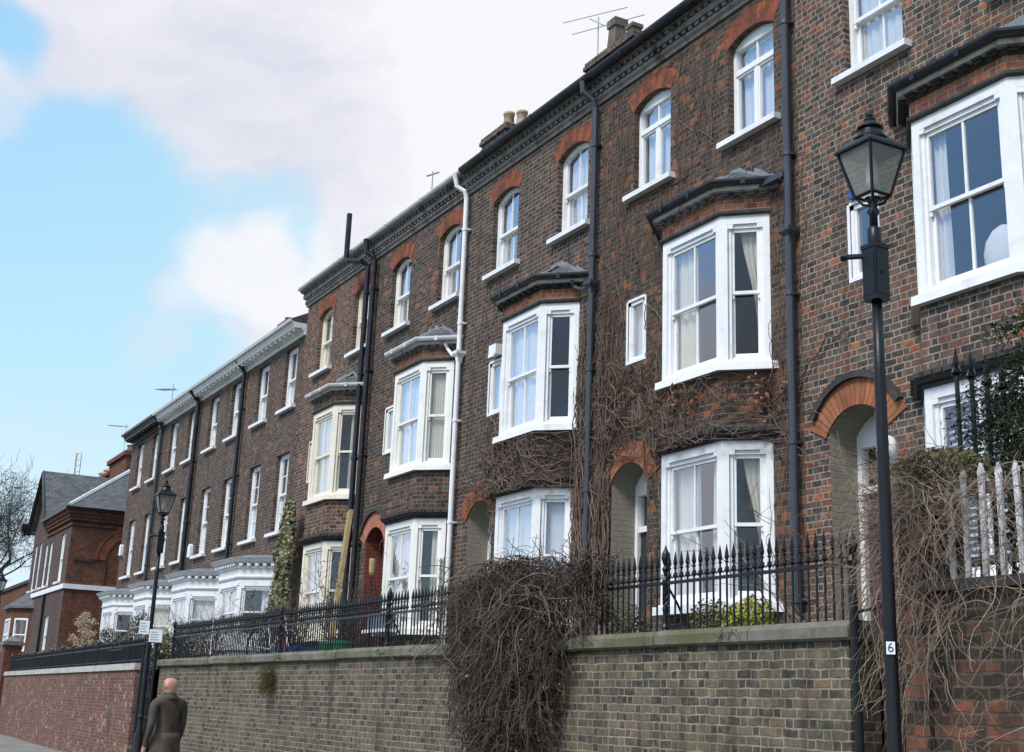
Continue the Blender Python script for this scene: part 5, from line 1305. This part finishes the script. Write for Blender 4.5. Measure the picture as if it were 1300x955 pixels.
shrub('evergreen_shrub', 'dark evergreen shrub added to fill the dark void close behind the white palings', 'shrub', (-6.0,7.72,2.85), .50, 2600, M['leaf_yew'], .06, .8, base=2.4, seed=9)  # added foliage standing in for the dark void behind the palings
shrub('evergreen_shrub', 'dark evergreen shrub added to the dark void behind the palings, cut by the right edge', 'shrub', (-5.2,7.75,2.85), .5, 2200, M['leaf_yew'], .06, .8, base=2.4, seed=10)  # second added clump, keeps the gaps between the palings dark
# yew at the right edge
rng = random.Random(12); t = thing('yew_tree', 'dark evergreen tree with drooping sprays at the right edge', 'tree', (-6.75, 8.1, 2.4))
tb, fb = MB(), MB()
tb.tube([(-6.57,8.1,2.35),(-6.59,8.1,3.2),(-6.52,8.12,4.2),(-6.48,8.1,4.8)], [.09,.075,.05,.02], 7)
for i in range(105):
    z = rng.uniform(3.2,4.75); a = rng.uniform(0,6.28); L = rng.uniform(.35,.72)*(1-.45*max(0,(z-4.6))/.8)*(.75 if z < 3.7 else 1)
    s = Vector((-6.55,8.1,z)); p = strand(s, (math.cos(a),math.sin(a),.25), int(L/.07), .07, rng, .13, .12); tb.tube(p, [.012*(1-.8*k/len(p)) for k in range(len(p))], 3, cap=False)
    for q in p[1:]:
        for k in range(30):
            d = Vector((rng.gauss(0,.045),rng.gauss(0,.045),rng.gauss(-.05,.06))); fb.leaf(q+d, rng.uniform(.03,.065), rng, 0, asp=.3)
tb.build('trunk', M['bark'], t); fb.build('crown', M['leaf_yew'], t)
# ivy pillar
rng = random.Random(14); t = thing('ivy_column', 'tall narrow column of cream-variegated ivy at the start of the low terrace', 'ivy', (-28.6, 9.7, 2.2)); ib = MB(); sb = MB()
for i in range(6200):
    z = rng.uniform(2.3,5.95); w = .42*(1-.45*((z-2.3)/3.65)**1.6)*(1+.18*math.sin(z*4.1)); a = rng.uniform(0,6.28); rr = w*(.6+.4*rng.random())
    rr *= 1+.22*math.sin(z*9+3*math.sin(a*2))+abs(rng.gauss(0,.12)); ib.leaf((-28.62+.10*(z-2.3)+rr*math.cos(a), 9.66+.5*rr*math.sin(a), z), rng.uniform(.04,.10), rng, 0, flat=(math.cos(a),math.sin(a)-.4,.2), asp=.8)
for k in range(5): sb.tube([(-28.6+rng.gauss(0,.05)+.1*h,9.72,2.2+h) for h in (0,1,2,3,3.6)], .02, 5)
ib.build('foliage', M['leaf_ivy'], t); sb.build('stem', M['bark'], t)
# twiggy shrubs in the terrace gardens
def twig_bush(name, label, c, H, R, n, seed, mat='twig_tan', leaves=0, lmat=None, base=2.19, cat='shrub', group=None):
    r = random.Random(seed); t = thing(name, label, cat, (c[0], c[1], base), group); mb, lb = MB(), MB()
    for i in range(n):
        a = r.uniform(0,6.28); p = strand((c[0]+r.gauss(0,R*.35),c[1]+r.gauss(0,R*.3),base), (math.cos(a)*.5,math.sin(a)*.4,1), int(H/.09*r.uniform(.6,1.1)), .09, r, -.0, .14)
        mb.tube(p, [.009*(1-.75*k/len(p)) for k in range(len(p))], 3, cap=False)
        for k in range(3):
            s = p[r.randrange(len(p)//3, len(p))]; q = strand(s, (r.gauss(0,1),r.gauss(0,.8),.6), int(r.uniform(4,9)), .06, r, 0, .2); mb.tube(q, .004, 3, cap=False)
            for e in q[2:]:
                if r.random() < leaves: lb.leaf(e, r.uniform(.03,.06), r)
    mb.build('stem', M[mat], t); lb.build('foliage', M[lmat or 'leaf_green'], t); return t
GRP = None
twig_bush('twiggy_shrub', 'leafless arching twigs in front of the terrace bay next to the ivy', (-29.9,8.5), 1.7, .7, 60, 51, 'twig_tan')
twig_bush('twiggy_shrub', 'half-leafless tangled shrub with green leaves below the middle terrace bays', (-32.2,8.2), 1.35, 1.3, 110, 52, 'twig_tan', .35, 'leaf_green')
twig_bush('feathery_shrub', 'soft grey-green feathery shrub before the cream ground floor bay', (-24.1,8.3), 1.55, .6, 90, 53, 'twig_tan', .75, 'leaf_box2')
twig_bush('rose_bush', 'thin straggling rose with few leaves right of the big lower white bay', (-10.0,8.9), 2.0, .35, 16, 54, 'twig_tan', .10, 'leaf_box')
twig_bush('rose_bush', 'small leafy rose growing up through the creeper before the white blind', (-13.4,7.7), 1.5, .2, 9, 55, 'twig_tan', .3, 'leaf_box')
twig_bush('garden_climber', 'messy climber of stems and leaves by the pair of dark pipes', (-23.4,9.4), 2.6, .4, 60, 56, 'twig_dark', .35, 'leaf_box2')
shrub('conifer_bush', 'small dark conifer right of the far lamp post notices', 'shrub', (-35.0,8.2,2.95), .36, 2600, M['leaf_yew'], .055, 2.0, seed=61)
shrub('conifer_bush', 'small dark conifer left of the far lamp post between two white bays', 'shrub', (-39.8,8.4,2.85), .34, 2400, M['leaf_yew'], .055, 1.8, seed=62)
shrub('evergreen_shrub', 'low dark green shrub behind the railings below the second terrace bay', 'shrub', (-30.7,7.9,2.55), .55, 1200, M['leaf_green'], .08, .8, seed=63)
rng = random.Random(71); t = thing('pampas_grass', 'clump of pale arching pampas plumes by the red gabled house', 'grass clump', (-43.8,8.5,2.19)); sb, pb = MB(), MB()
for i in range(90):
    a = rng.uniform(0,6.28); p = strand((-43.8+rng.gauss(0,.3),8.5+rng.gauss(0,.2),2.19), (math.cos(a)*.5,math.sin(a)*.3,1), 14, .09, rng, .12, .05); sb.tube(p, .008, 3, cap=False)
for i, (px, pz) in enumerate([(-46.0,3.45),(-45.2,3.95),(-44.3,4.1),(-43.3,4.05),(-42.3,3.85),(-45.0,3.35),(-43.0,3.55),(-42.0,3.45),(-45.9,3.0),(-41.7,3.2)]):
    p = [Vector((-43.8+(px+43.8)*f**1.5, 8.5, 2.3+(pz-2.3)*math.sin(f*1.9)/math.sin(1.57))) for f in [k/9 for k in range(10)]]; sb.tube(p, .012, 4)
    for k in range(4,10):
        for j in range(20): pb.leaf(p[k]+Vector((rng.gauss(0,.05),rng.gauss(0,.05),rng.gauss(-.04,.05))), rng.uniform(.06,.12), rng, 0, asp=.25)
sb.build('stem', M['twig_tan'], t); pb.build('plume', M['pampas'], t)
# moss and weed tuft on the wall face
rng = random.Random(77); t = thing('wall_weeds', 'tuft of yellowing weeds growing out of the mossy wall', 'weeds', (-20.6,6.95,1.9)); wb = MB()
for i in range(220):
    p = strand((-20.6+rng.gauss(0,.14),6.99,rng.uniform(1.75,2.15)), (rng.gauss(0,.5),-1,.4), 6, .035, rng, .25, .12); wb.tube(p, .0035, 3, cap=False)
wb.build('blades', M['leaf_moss'], t)
# bare tree at the far left
def grow(tb, wb, p, d, L, r, depth, rng, up=.05):
    n = max(3, int(L/.5)); pts = [p.copy()]; rs = [r]
    for i in range(n):
        d = (d+Vector((rng.gauss(0,.12),rng.gauss(0,.12),rng.gauss(0,.10)+up))).normalized(); p = p+d*(L/n); pts.append(p.copy()); rs.append(r*(1-.45*(i+1)/n))
    (tb if depth > 2 else wb).tube(pts, rs, 6 if depth > 3 else 3, cap=False)
    if depth == 0: return
    k = 3 if depth > 3 else 4
    for j in range(k):
        q = pts[rng.randrange(max(1,n//3), n+1)]; a = d.orthogonal(); a.rotate(Matrix.Rotation(rng.uniform(0,6.28),3,d)); nd = (d*.75+a*rng.uniform(.5,.95)).normalized()
        grow(tb, wb, q, nd, L*rng.uniform(.58,.8), max(.013, rs[-1]*rng.uniform(.55,.8)), depth-1, rng, up)
def bare_tree(label, x, y, h, seed, lean):
    r = random.Random(seed); t = thing('bare_tree', label, 'tree', (x,y,0)); tb, wb = MB(), MB(); p = Vector((x,y,0)); d = Vector((*lean,1)).normalized()
    pts = [p+d*(h*.28*k/4) for k in range(5)]; tb.tube(pts, [.42,.36,.33,.31,.29], 9)
    for j in range(6):
        a = j*1.05+r.uniform(-.3,.3); grow(tb, wb, pts[4]-Vector((0,0,r.uniform(0,h*.06))), Vector((math.cos(a)*.75,math.sin(a)*.75,1)).normalized(), h*.27, .18, 5, r)
    tb.build('trunk', M['bark'], t); wb.build('twigs', M['twig_tree'], t)
bare_tree('leafless tree with fine twigs against the sky at the left edge', -83, 8.4, 19.5, 7, (.0,.0))

# ------------------------------------------------------------------ small things in the gardens
t = thing('timber_plank', 'long weathered timber post leaning in front of the cream bays', 'plank', (-22.65,8.65,2.19)); mb = MB()
a, b = Vector((-22.62,8.66,2.2)), Vector((-23.72,9.33,5.2)); d = (b-a).normalized(); s = d.cross(Vector((0,-1,0))).normalized(); n = d.cross(s)
mb.hexa([a-s*.075-n*.035,a+s*.075-n*.035,a+s*.075+n*.035,a-s*.075+n*.035,b-s*.075-n*.035,b+s*.075-n*.035,b+s*.075+n*.035,b-s*.075+n*.035]); mb.build('board', M['timber'], t)
t = thing('garden_torch', 'bamboo garden torch standing before the red painted porch', 'garden torch', (-21.1,8.8,2.19)); mb = MB(); mb.tube([(-21.05,8.8,2.19),(-21.16,8.8,3.78)], .013, 6); mb.build('pole', M['black_metal'], t)
mb = MB(); mb.lathe([(.03,3.76),(.05,3.80),(.055,4.0),(.045,4.04)], -21.17, 8.8, 10); mb.build('torch_head', M['bamboo'], t); mb = MB(); mb.lathe([(.047,4.03),(.03,4.08),(.015,4.10)], -21.17, 8.8, 8); mb.build('wick_cap', M['black_metal'], t)
t = thing('garden_trellis', 'small grey lattice trellis on the wall beside the white drainpipe', 'trellis', (-20.75,9.93,2.3)); mb = MB()
for k in range(4): mb.box(-20.98+k*.135,-20.955+k*.135,9.93,9.945,2.5,4.12)
for k in range(11): mb.box(-21.0,-20.54,9.945,9.96,2.62+k*.145,2.645+k*.145)
mb.build('lattice', M['grey_timber'], t)
def bicycle(label, x, y, yaw, frame):
    t = thing('bicycle', label, 'bicycle', (x,y,2.19), 'bicycles parked behind the railings')
    c, s = math.cos(yaw), math.sin(yaw); T = lambda u, z, w=0: (x+u*c-w*s, y+u*s+w*c, 2.19+z)
    for u in (-.5,.5):
        mb = MB(); mb.tube([T(u+.33*math.cos(a), .34+.33*math.sin(a)) for a in [k*math.pi/12 for k in range(25)]], .02, 5, cap=False); w = mb.build('wheel', M['rubber'], t)
        mb = MB()
        for k in range(12): a = k*math.pi/6; mb.tube([T(u,.34,.01*(-1)**k), T(u+.31*math.cos(a),.34+.31*math.sin(a))], .0025, 3, cap=False)
        mb.tube([T(u+.30*math.cos(a), .34+.30*math.sin(a)) for a in [k*math.pi/12 for k in range(25)]], .009, 4, cap=False); mb.build('spokes', M['alu'], w)
    mb = MB()
    for p in ([(-.5,.34),(-.05,.30)],[(-.05,.30),(-.18,.80)],[(-.18,.74),(.36,.78)],[(-.05,.30),(.38,.70)],[(-.5,.34),(-.17,.72)],[(.5,.34),(.36,.82),(.33,.95)]): mb.tube([T(*q) for q in p], .018, 6)
    mb.build('frame', M[frame], t)
    mb = MB(); mb.tube([T(.40,.97,-.26),T(.33,.98,-.2),T(.33,.96,0),T(.33,.98,.2),T(.40,.97,.26)], .013, 6); mb.build('handlebar', M['black_metal'], t)
    mb = MB(); mb.prism([T(-.32,.83,-.07),T(-.32,.83,.07),T(-.05,.84,.02),T(-.05,.84,-.02)], (0,0,.05)); mb.build('saddle', M['rubber'], t)
    mb = MB(); mb.lathe([(.09,0),(.09,.012)], 0, 0, 14); 
    mb.v = [T(-.05+v[0], .30+v[1], .05+v[2]) for v in mb.v]; mb.build('chainring', M['alu'], t)
bicycle('white framed bicycle parked behind the railings near the feathery shrub', -23.0, 7.75, .25, 'bike_white')
bicycle('red framed bicycle parked behind the railings next to the white bicycle', -23.5, 8.15, -.3, 'bike_red')
t = thing('plastic_crate', 'bright blue plastic crate behind the railings at the foot of the plank', 'crate', (-21.5,7.8,2.19)); mb = MB()
mb.box(-21.75,-21.3,7.6,8.0,2.2,2.23)
for (a,b,c,d) in ((-21.75,-21.3,7.6,7.62),(-21.75,-21.3,7.98,8.0),(-21.75,-21.73,7.62,7.98),(-21.32,-21.3,7.62,7.98)): mb.box(a,b,c,d,2.23,2.5)
mb.build('body', M['blue_plastic'], t); mb = MB(); mb.box(-21.77,-21.28,7.58,7.6,2.47,2.51); mb.box(-21.77,-21.28,8.0,8.02,2.47,2.51); mb.build('rim', M['blue_plastic'], t)
for (px, lab) in ((-20.05,'green plastic plant pot behind the railings, left of its twin'),(-19.5,'green plastic plant pot behind the railings, right of its twin')):
    t = thing('plant_pot', lab, 'plant pot', (px,7.7,2.19), 'green pots'); mb = MB(); mb.lathe([(.12,2.19),(.17,2.5),(.185,2.5),(.185,2.54),(.16,2.54),(.15,2.48)], px, 7.7, 14); mb.build('pot', M['green_plastic'], t)
    r = random.Random(int(px*10)); mb = MB()
    for i in range(30): mb.tube(strand((px+r.gauss(0,.05),7.7+r.gauss(0,.05),2.48), (r.gauss(0,.5),r.gauss(0,.5),1), 4, .05, r, .05, .2), .004, 3, cap=False)
    mb.build('dead_plant', M['twig_dark'], t)
t = thing('storage_box', 'grey-blue plastic box standing by the sill of the ivory lower bay', 'box', (-22.0,9.2,2.9)); mb = MB(); mb.hexa([(-22.35,9.28,2.905),(-21.6,9.28,2.905),(-21.6,9.46,2.905),(-22.35,9.46,2.905),(-22.38,9.26,3.14),(-21.57,9.26,3.14),(-21.57,9.46,3.14),(-22.38,9.46,3.14)]); mb.build('body', M['bin_blue'], t)
mb = MB(); mb.box(-22.40,-21.55,9.24,9.465,3.142,3.175); mb.build('lid', M['bin_blue'], t)
sh = MB(); sh.box(-22.5,-21.45,9.22,9.47,2.84,2.898); sh.build('sill_shelf', M['white'], D_)
t = thing('white_cushion', 'white cushion leaning inside the upper bay window at the right', 'cushion', (-8.3,9.85,5.85)); mb = MB()
for i in range(9):
    pass
prof = [(.02,5.83),(.16,5.86),(.22,5.98),(.23,6.1),(.2,6.22),(.12,6.32),(.03,6.36)]
mb.lathe(prof, 0, 0, 14); mb.v = [(-8.32+v[0], 9.86+v[1]*.45, v[2]) for v in mb.v]; mb.build('cover', M['net'], t, smooth=True)

# ------------------------------------------------------------------ passer-by
def person(label, x, y, z0, yaw):
    V, E, Rr = [], [], []
    def add(p, r, par=None):
        V.append(p); Rr.append(r); 
        if par is not None: E.append((par, len(V)-1))
        return len(V)-1
    pel = add((0,0,.93), (.16,.12)); w = add((0,0,1.08), (.155,.115), pel); ch = add((0,.0,1.30), (.19,.125), w); sh = add((0,.01,1.42), (.15,.10), ch)
    nk = add((0,.0,1.50), (.062,.062), sh); hd0 = add((0,-.015,1.575), (.072,.082), nk); hd1 = add((0,-.01,1.66), (.082,.098), hd0); hd2 = add((0,.0,1.72), (.06,.07), hd1)
    ns = add((0,-.105,1.625), (.014,.014), hd1)
    for s in (-1,1):
        a = add((s*.20,.01,1.41), (.068,.068), sh); e = add((s*.245,.05*s,1.13), (.05,.05), a); wr = add((s*.25,-.10+.06*s,.90), (.034,.034), e); pm = add((s*.25,-.13+.06*s,.83), (.036,.02), wr)
        for k, dx in enumerate((-.024,-.008,.008,.024)):
            f1 = add((s*.25+dx*.3,-.15+.06*s+dx,.775-.004*abs(k-1.5)), (.010,.010), pm); add((s*.245,-.150+.06*s+dx,.735-.006*abs(k-1.5)), (.008,.008), f1)
        th = add((s*.235,-.165+.06*s,.83), (.011,.011), pm); add((s*.23,-.185+.06*s,.79), (.009,.009), th)
        h = add((s*.095,0,.88), (.10,.11), pel); kn = add((s*.10,-.10*s-.03,.50), (.066,.07), h); an = add((s*.10,-.17*s+.06,.10), (.045,.05), kn); he = add((s*.10,-.17*s+.06,.045), (.045,.045), an); add((s*.105,-.17*s-.12,.035), (.042,.03), he)
        er = add((s*.092,.005,1.632), (.014,.024), hd1); add((s*.098,.018,1.655), (.010,.018), er)
    me = bpy.data.meshes.new('person_base'); me.from_pydata(V, E, []); o = bpy.data.objects.new('person_base', me); COL.objects.link(o)
    sk = o.modifiers.new('s','SKIN'); sk.use_smooth_shade = True; o.modifiers.new('d','SUBSURF').levels = 2; o.modifiers['d'].render_levels = 2
    for i, d in enumerate(me.skin_vertices[0].data): d.radius = Rr[i]; d.use_root = (i == 0)
    dg = bpy.context.evaluated_depsgraph_get(); m2 = bpy.data.meshes.new_from_object(o.evaluated_get(dg)); bpy.data.objects.remove(o)
    for m in ('skin','coat','trousers','rubber'): m2.materials.append(M[m])
    for p in m2.polygons:
        c = p.center; p.use_smooth = True
        arm = abs(c.x) > .2 and c.z < 1.2
        p.material_index = 0 if c.z > 1.51 or (arm and c.z < .885) else 1 if (c.z > .80 and not (arm and c.z < .885)) else 3 if c.z < .09 else 2
    ob = bpy.data.objects.new('person', m2); COL.objects.link(ob); ob.location = (x,y,z0); ob.rotation_euler = (0,0,yaw); WO['person'] = Vector((x,y,z0))
    tag(ob, label, 'person'); 
    # jacket hem and collar as clothing
    mb = MB(); mb.lathe([(.155,.0),(.17,.02),(.15,.06),(.145,.05),(.15,.0)], 0, 0, 18); mb.v = [(v[0]*1.12, v[1]*.88, v[2]+.78) for v in mb.v]
    mb.v = [(x+math.cos(yaw)*v[0]-math.sin(yaw)*v[1], y+math.sin(yaw)*v[0]+math.cos(yaw)*v[1], z0+v[2]) for v in mb.v]
    mb2 = MB(); mb2.lathe([(.125,1.43),(.100,1.465),(.080,1.495),(.082,1.515),(.072,1.518),(.068,1.48)], x, y, 16)
    hm = MB(); hm.lathe([(.205,.62),(.20,.80),(.178,.98),(.165,1.06),(.16,1.06),(.17,.98),(.19,.80),(.195,.62)], 0, 0, 20); hm.v = [(v[0]+.012*math.sin(v[2]*9+v[1]*20), v[1]*.80+.010*math.sin(v[0]*30), v[2]) for v in hm.v]
    h_ = hm.build('coat_skirt', M['coat'], None, smooth=True); h_.parent = ob; h_.location = (0,0,.62)
    c = mb2.build('collar', M['coat'], None, smooth=True); c.parent = ob; c.rotation_euler = (0,0,-yaw); 
    d = Vector((x,y,z0)); loc = WO[c.name]-Vector((x,y,0)); c.location = (loc.x, loc.y, 1.455)
person('bald pink-headed passer-by in a drab coat on the pavement beyond the tumbling creeper', -17.0, 4.45, .12, rad(-75))
CLOUD_ADD = [(470,40,330,760,1.0), (820,0,350,700,1.0), (330,110,110,330,.95), (20,170,50,120,.75)]
CLOUD_SUB = [(145,215,10,120,1.0), (15,75,5,65,.8), (90,340,60,240,.95), (330,290,5,100,.6), (60,560,60,300,.75)]
CLOUD_ADD2 = [(310,360,10,120,.78), (230,400,10,70,.5), (180,450,10,60,.4), (60,640,30,200,.35)]
CLOUD_SUB_DIR = [((-.64,-.64,.50), 200, 520, 1.0)]
CLOUD_ADD_DIR = [((-.76,-.60,.18), 150, 340, .9)]
CLOUD_LIGHT = [(760,60,60,420,.32), (310,350,10,120,.3), (250,60,80,330,-.12)]
CLOUD_LO = (.61,.62,.71); CLOUD_HI = (.78,.78,.81)
HAZE_AMT = .95; HAZE_LOW = (.65,.76,.80); HAZE_MID = (.48,.71,.81); HAZE_TOP = (.29,.58,.79); SKY_TINT = (1.7,2.1,2.5)
EXPO = 0.27; SUN_E = 2.9
# ------------------------------------------------------------------ camera, light, world
cm = bpy.data.cameras.new('camera'); cam = bpy.data.objects.new('camera', cm); COL.objects.link(cam); S.camera = cam
RM = ((0.48189864,-0.22079495,-0.84795241),(0.87541293,0.16302227,0.45505598),(0.03776106,-0.96159936,0.27184696))
cam.matrix_world = Matrix(((RM[0][0],-RM[0][1],-RM[0][2],0),(RM[1][0],-RM[1][1],-RM[1][2],0),(RM[2][0],-RM[2][1],-RM[2][2],1.6),(0,0,0,1)))
cm.sensor_width = 36; cm.lens = 36*1663/1300; cm.shift_y = -45/1300; cm.clip_end = 6000; cm.clip_start = .1
SUN_EL, SUN_AZ = 50, 160     # azimuth of the sun, degrees clockwise from +Y
sd = bpy.data.lights.new('sun', 'SUN'); sd.energy = SUN_E; sd.angle = rad(18); sd.color = (1,.95,.88)
so = bpy.data.objects.new('sun', sd); COL.objects.link(so)
az, el = rad(SUN_AZ), rad(SUN_EL)
dirv = Vector((math.sin(az)*math.cos(el), math.cos(az)*math.cos(el), math.sin(el)))
so.rotation_euler = dirv.to_track_quat('Z', 'Y').to_euler(); so.location = (0,-20,40)
wd = bpy.data.worlds.new('World'); S.world = wd; wd.use_nodes = True
t = NT(wd)
sky = t.n('ShaderNodeTexSky', sky_type='NISHITA'); sky.sun_disc = False; sky.sun_elevation = el; sky.sun_rotation = az
sky.air_density = 1.0; sky.dust_density = .6; sky.ozone_density = 1.4
dr = t.n('ShaderNodeTexCoord').outputs['Generated']
def pixdir(px, py):
    c = Vector((px-650, py-432.5, 1663))
    return Vector([sum(RM[i][j]*c[j] for j in range(3)) for i in range(3)]).normalized()
wn = t.n('ShaderNodeTexNoise'); wn.inputs['Scale'].default_value = 5; wn.inputs['Detail'].default_value = 5; t.l(dr, wn.inputs['Vector'])
ws = t.n('ShaderNodeVectorMath', operation='SUBTRACT'); t.l(wn.outputs['Color'], ws.inputs[0]); ws.inputs[1].default_value = (.5,.5,.5)
wc = t.n('ShaderNodeVectorMath', operation='SCALE'); t.l(ws.outputs[0], wc.inputs[0]); wc.inputs['Scale'].default_value = .13
wa = t.n('ShaderNodeVectorMath', operation='ADD'); t.l(dr, wa.inputs[0]); t.l(wc.outputs[0], wa.inputs[1])
wnorm = t.n('ShaderNodeVectorMath', operation='NORMALIZE'); t.l(wa.outputs[0], wnorm.inputs[0])
def blob(px, py, r_in, r_out, d=None):
    v = pixdir(px, py) if d is None else Vector(d).normalized()
    dp = t.n('ShaderNodeVectorMath', operation='DOT_PRODUCT'); t.l(wnorm.outputs[0], dp.inputs[0]); dp.inputs[1].default_value = v
    return t.smooth(dp.outputs['Value'], math.cos(r_out/1663), math.cos(r_in/1663))
dens = t.math('MULTIPLY', t.smooth(t.noise(dr, 2.2, 4, .55), .35, .65), .75)       # broken cloud everywhere
def add_(a, b, k): return t.math('MAXIMUM', a, t.math('MULTIPLY', b, k))
def sub_(a, b, k): return t.math('MULTIPLY', a, t.math('SUBTRACT', 1.0, t.math('MULTIPLY', b, k)))
for (x, y, a, b, k) in CLOUD_ADD: dens = add_(dens, blob(x, y, a, b), k)
for (x, y, a, b, k) in CLOUD_SUB: dens = sub_(dens, blob(x, y, a, b), k)
for (d, a, b, k) in CLOUD_SUB_DIR: dens = sub_(dens, blob(0,0,a,b,d), k)
for (d, a, b, k) in CLOUD_ADD_DIR: dens = add_(dens, blob(0,0,a,b,d), k)
for (x, y, a, b, k) in CLOUD_ADD2: dens = add_(dens, blob(x, y, a, b), k)
shm = t.n('ShaderNodeMapping'); shm.inputs['Scale'].default_value = (1,1,2.2); t.l(wnorm.outputs[0], shm.inputs[0])
detail = t.math('ADD', t.math('MULTIPLY', t.noise(shm.outputs[0], 6, 9, .66, .4), .65), t.math('MULTIPLY', t.noise(shm.outputs[0], 22, 6, .65), .35))
cloud = t.smooth(t.math('ADD', dens, t.math('MULTIPLY', t.math('SUBTRACT', detail, .5), .9)), .12, .88)
shade = t.math('ADD', t.math('MULTIPLY', t.noise(shm.outputs[0], 3.5, 8, .6), .75), t.math('MULTIPLY', t.noise(shm.outputs[0], 14, 6, .62), .25))
for (x, y, a, b, k) in CLOUD_LIGHT: shade = t.math('ADD', shade, t.math('MULTIPLY', blob(x, y, a, b), k))
ccol = t.ramp(shade, [(.36, CLOUD_LO), (.68, CLOUD_HI)])
sep = t.n('ShaderNodeSeparateXYZ'); t.l(dr, sep.inputs[0])
hz = t.ramp(sep.outputs[2], [(0.0, HAZE_LOW), (.20, HAZE_MID), (.5, HAZE_TOP)])
hv = t.n('ShaderNodeVectorMath', operation='SCALE'); t.l(hz, hv.inputs[0]); hv.inputs['Scale'].default_value = 10.0
skc = t.mix(t.smooth(sep.outputs[1], -.35, .25, .3, HAZE_AMT), t.mix(1.0, sky.outputs[0], SKY_TINT, 'MULTIPLY'), hv.outputs[0])
vs = t.n('ShaderNodeVectorMath', operation='SCALE'); t.l(ccol, vs.inputs[0]); vs.inputs['Scale'].default_value = 10.0
col = t.mix(cloud, skc, vs.outputs[0])
bg = t.n('ShaderNodeBackground'); t.l(col, bg.inputs[0]); bg.inputs[1].default_value = .1
wo = t.n('ShaderNodeOutputWorld'); t.l(bg.outputs[0], wo.inputs[0])
S.view_settings.view_transform = 'Standard'; S.view_settings.look = 'None'; S.view_settings.exposure = EXPO; S.view_settings.gamma = 1
S.view_settings.use_curve_mapping = False
S.render.engine = 'CYCLES'
S.cycles.max_bounces = 8; S.cycles.transparent_max_bounces = 24; S.cycles.diffuse_bounces = 3; S.cycles.glossy_bounces = 3
S.cycles.use_denoising = True
S.cycles.sample_clamp_indirect = 6
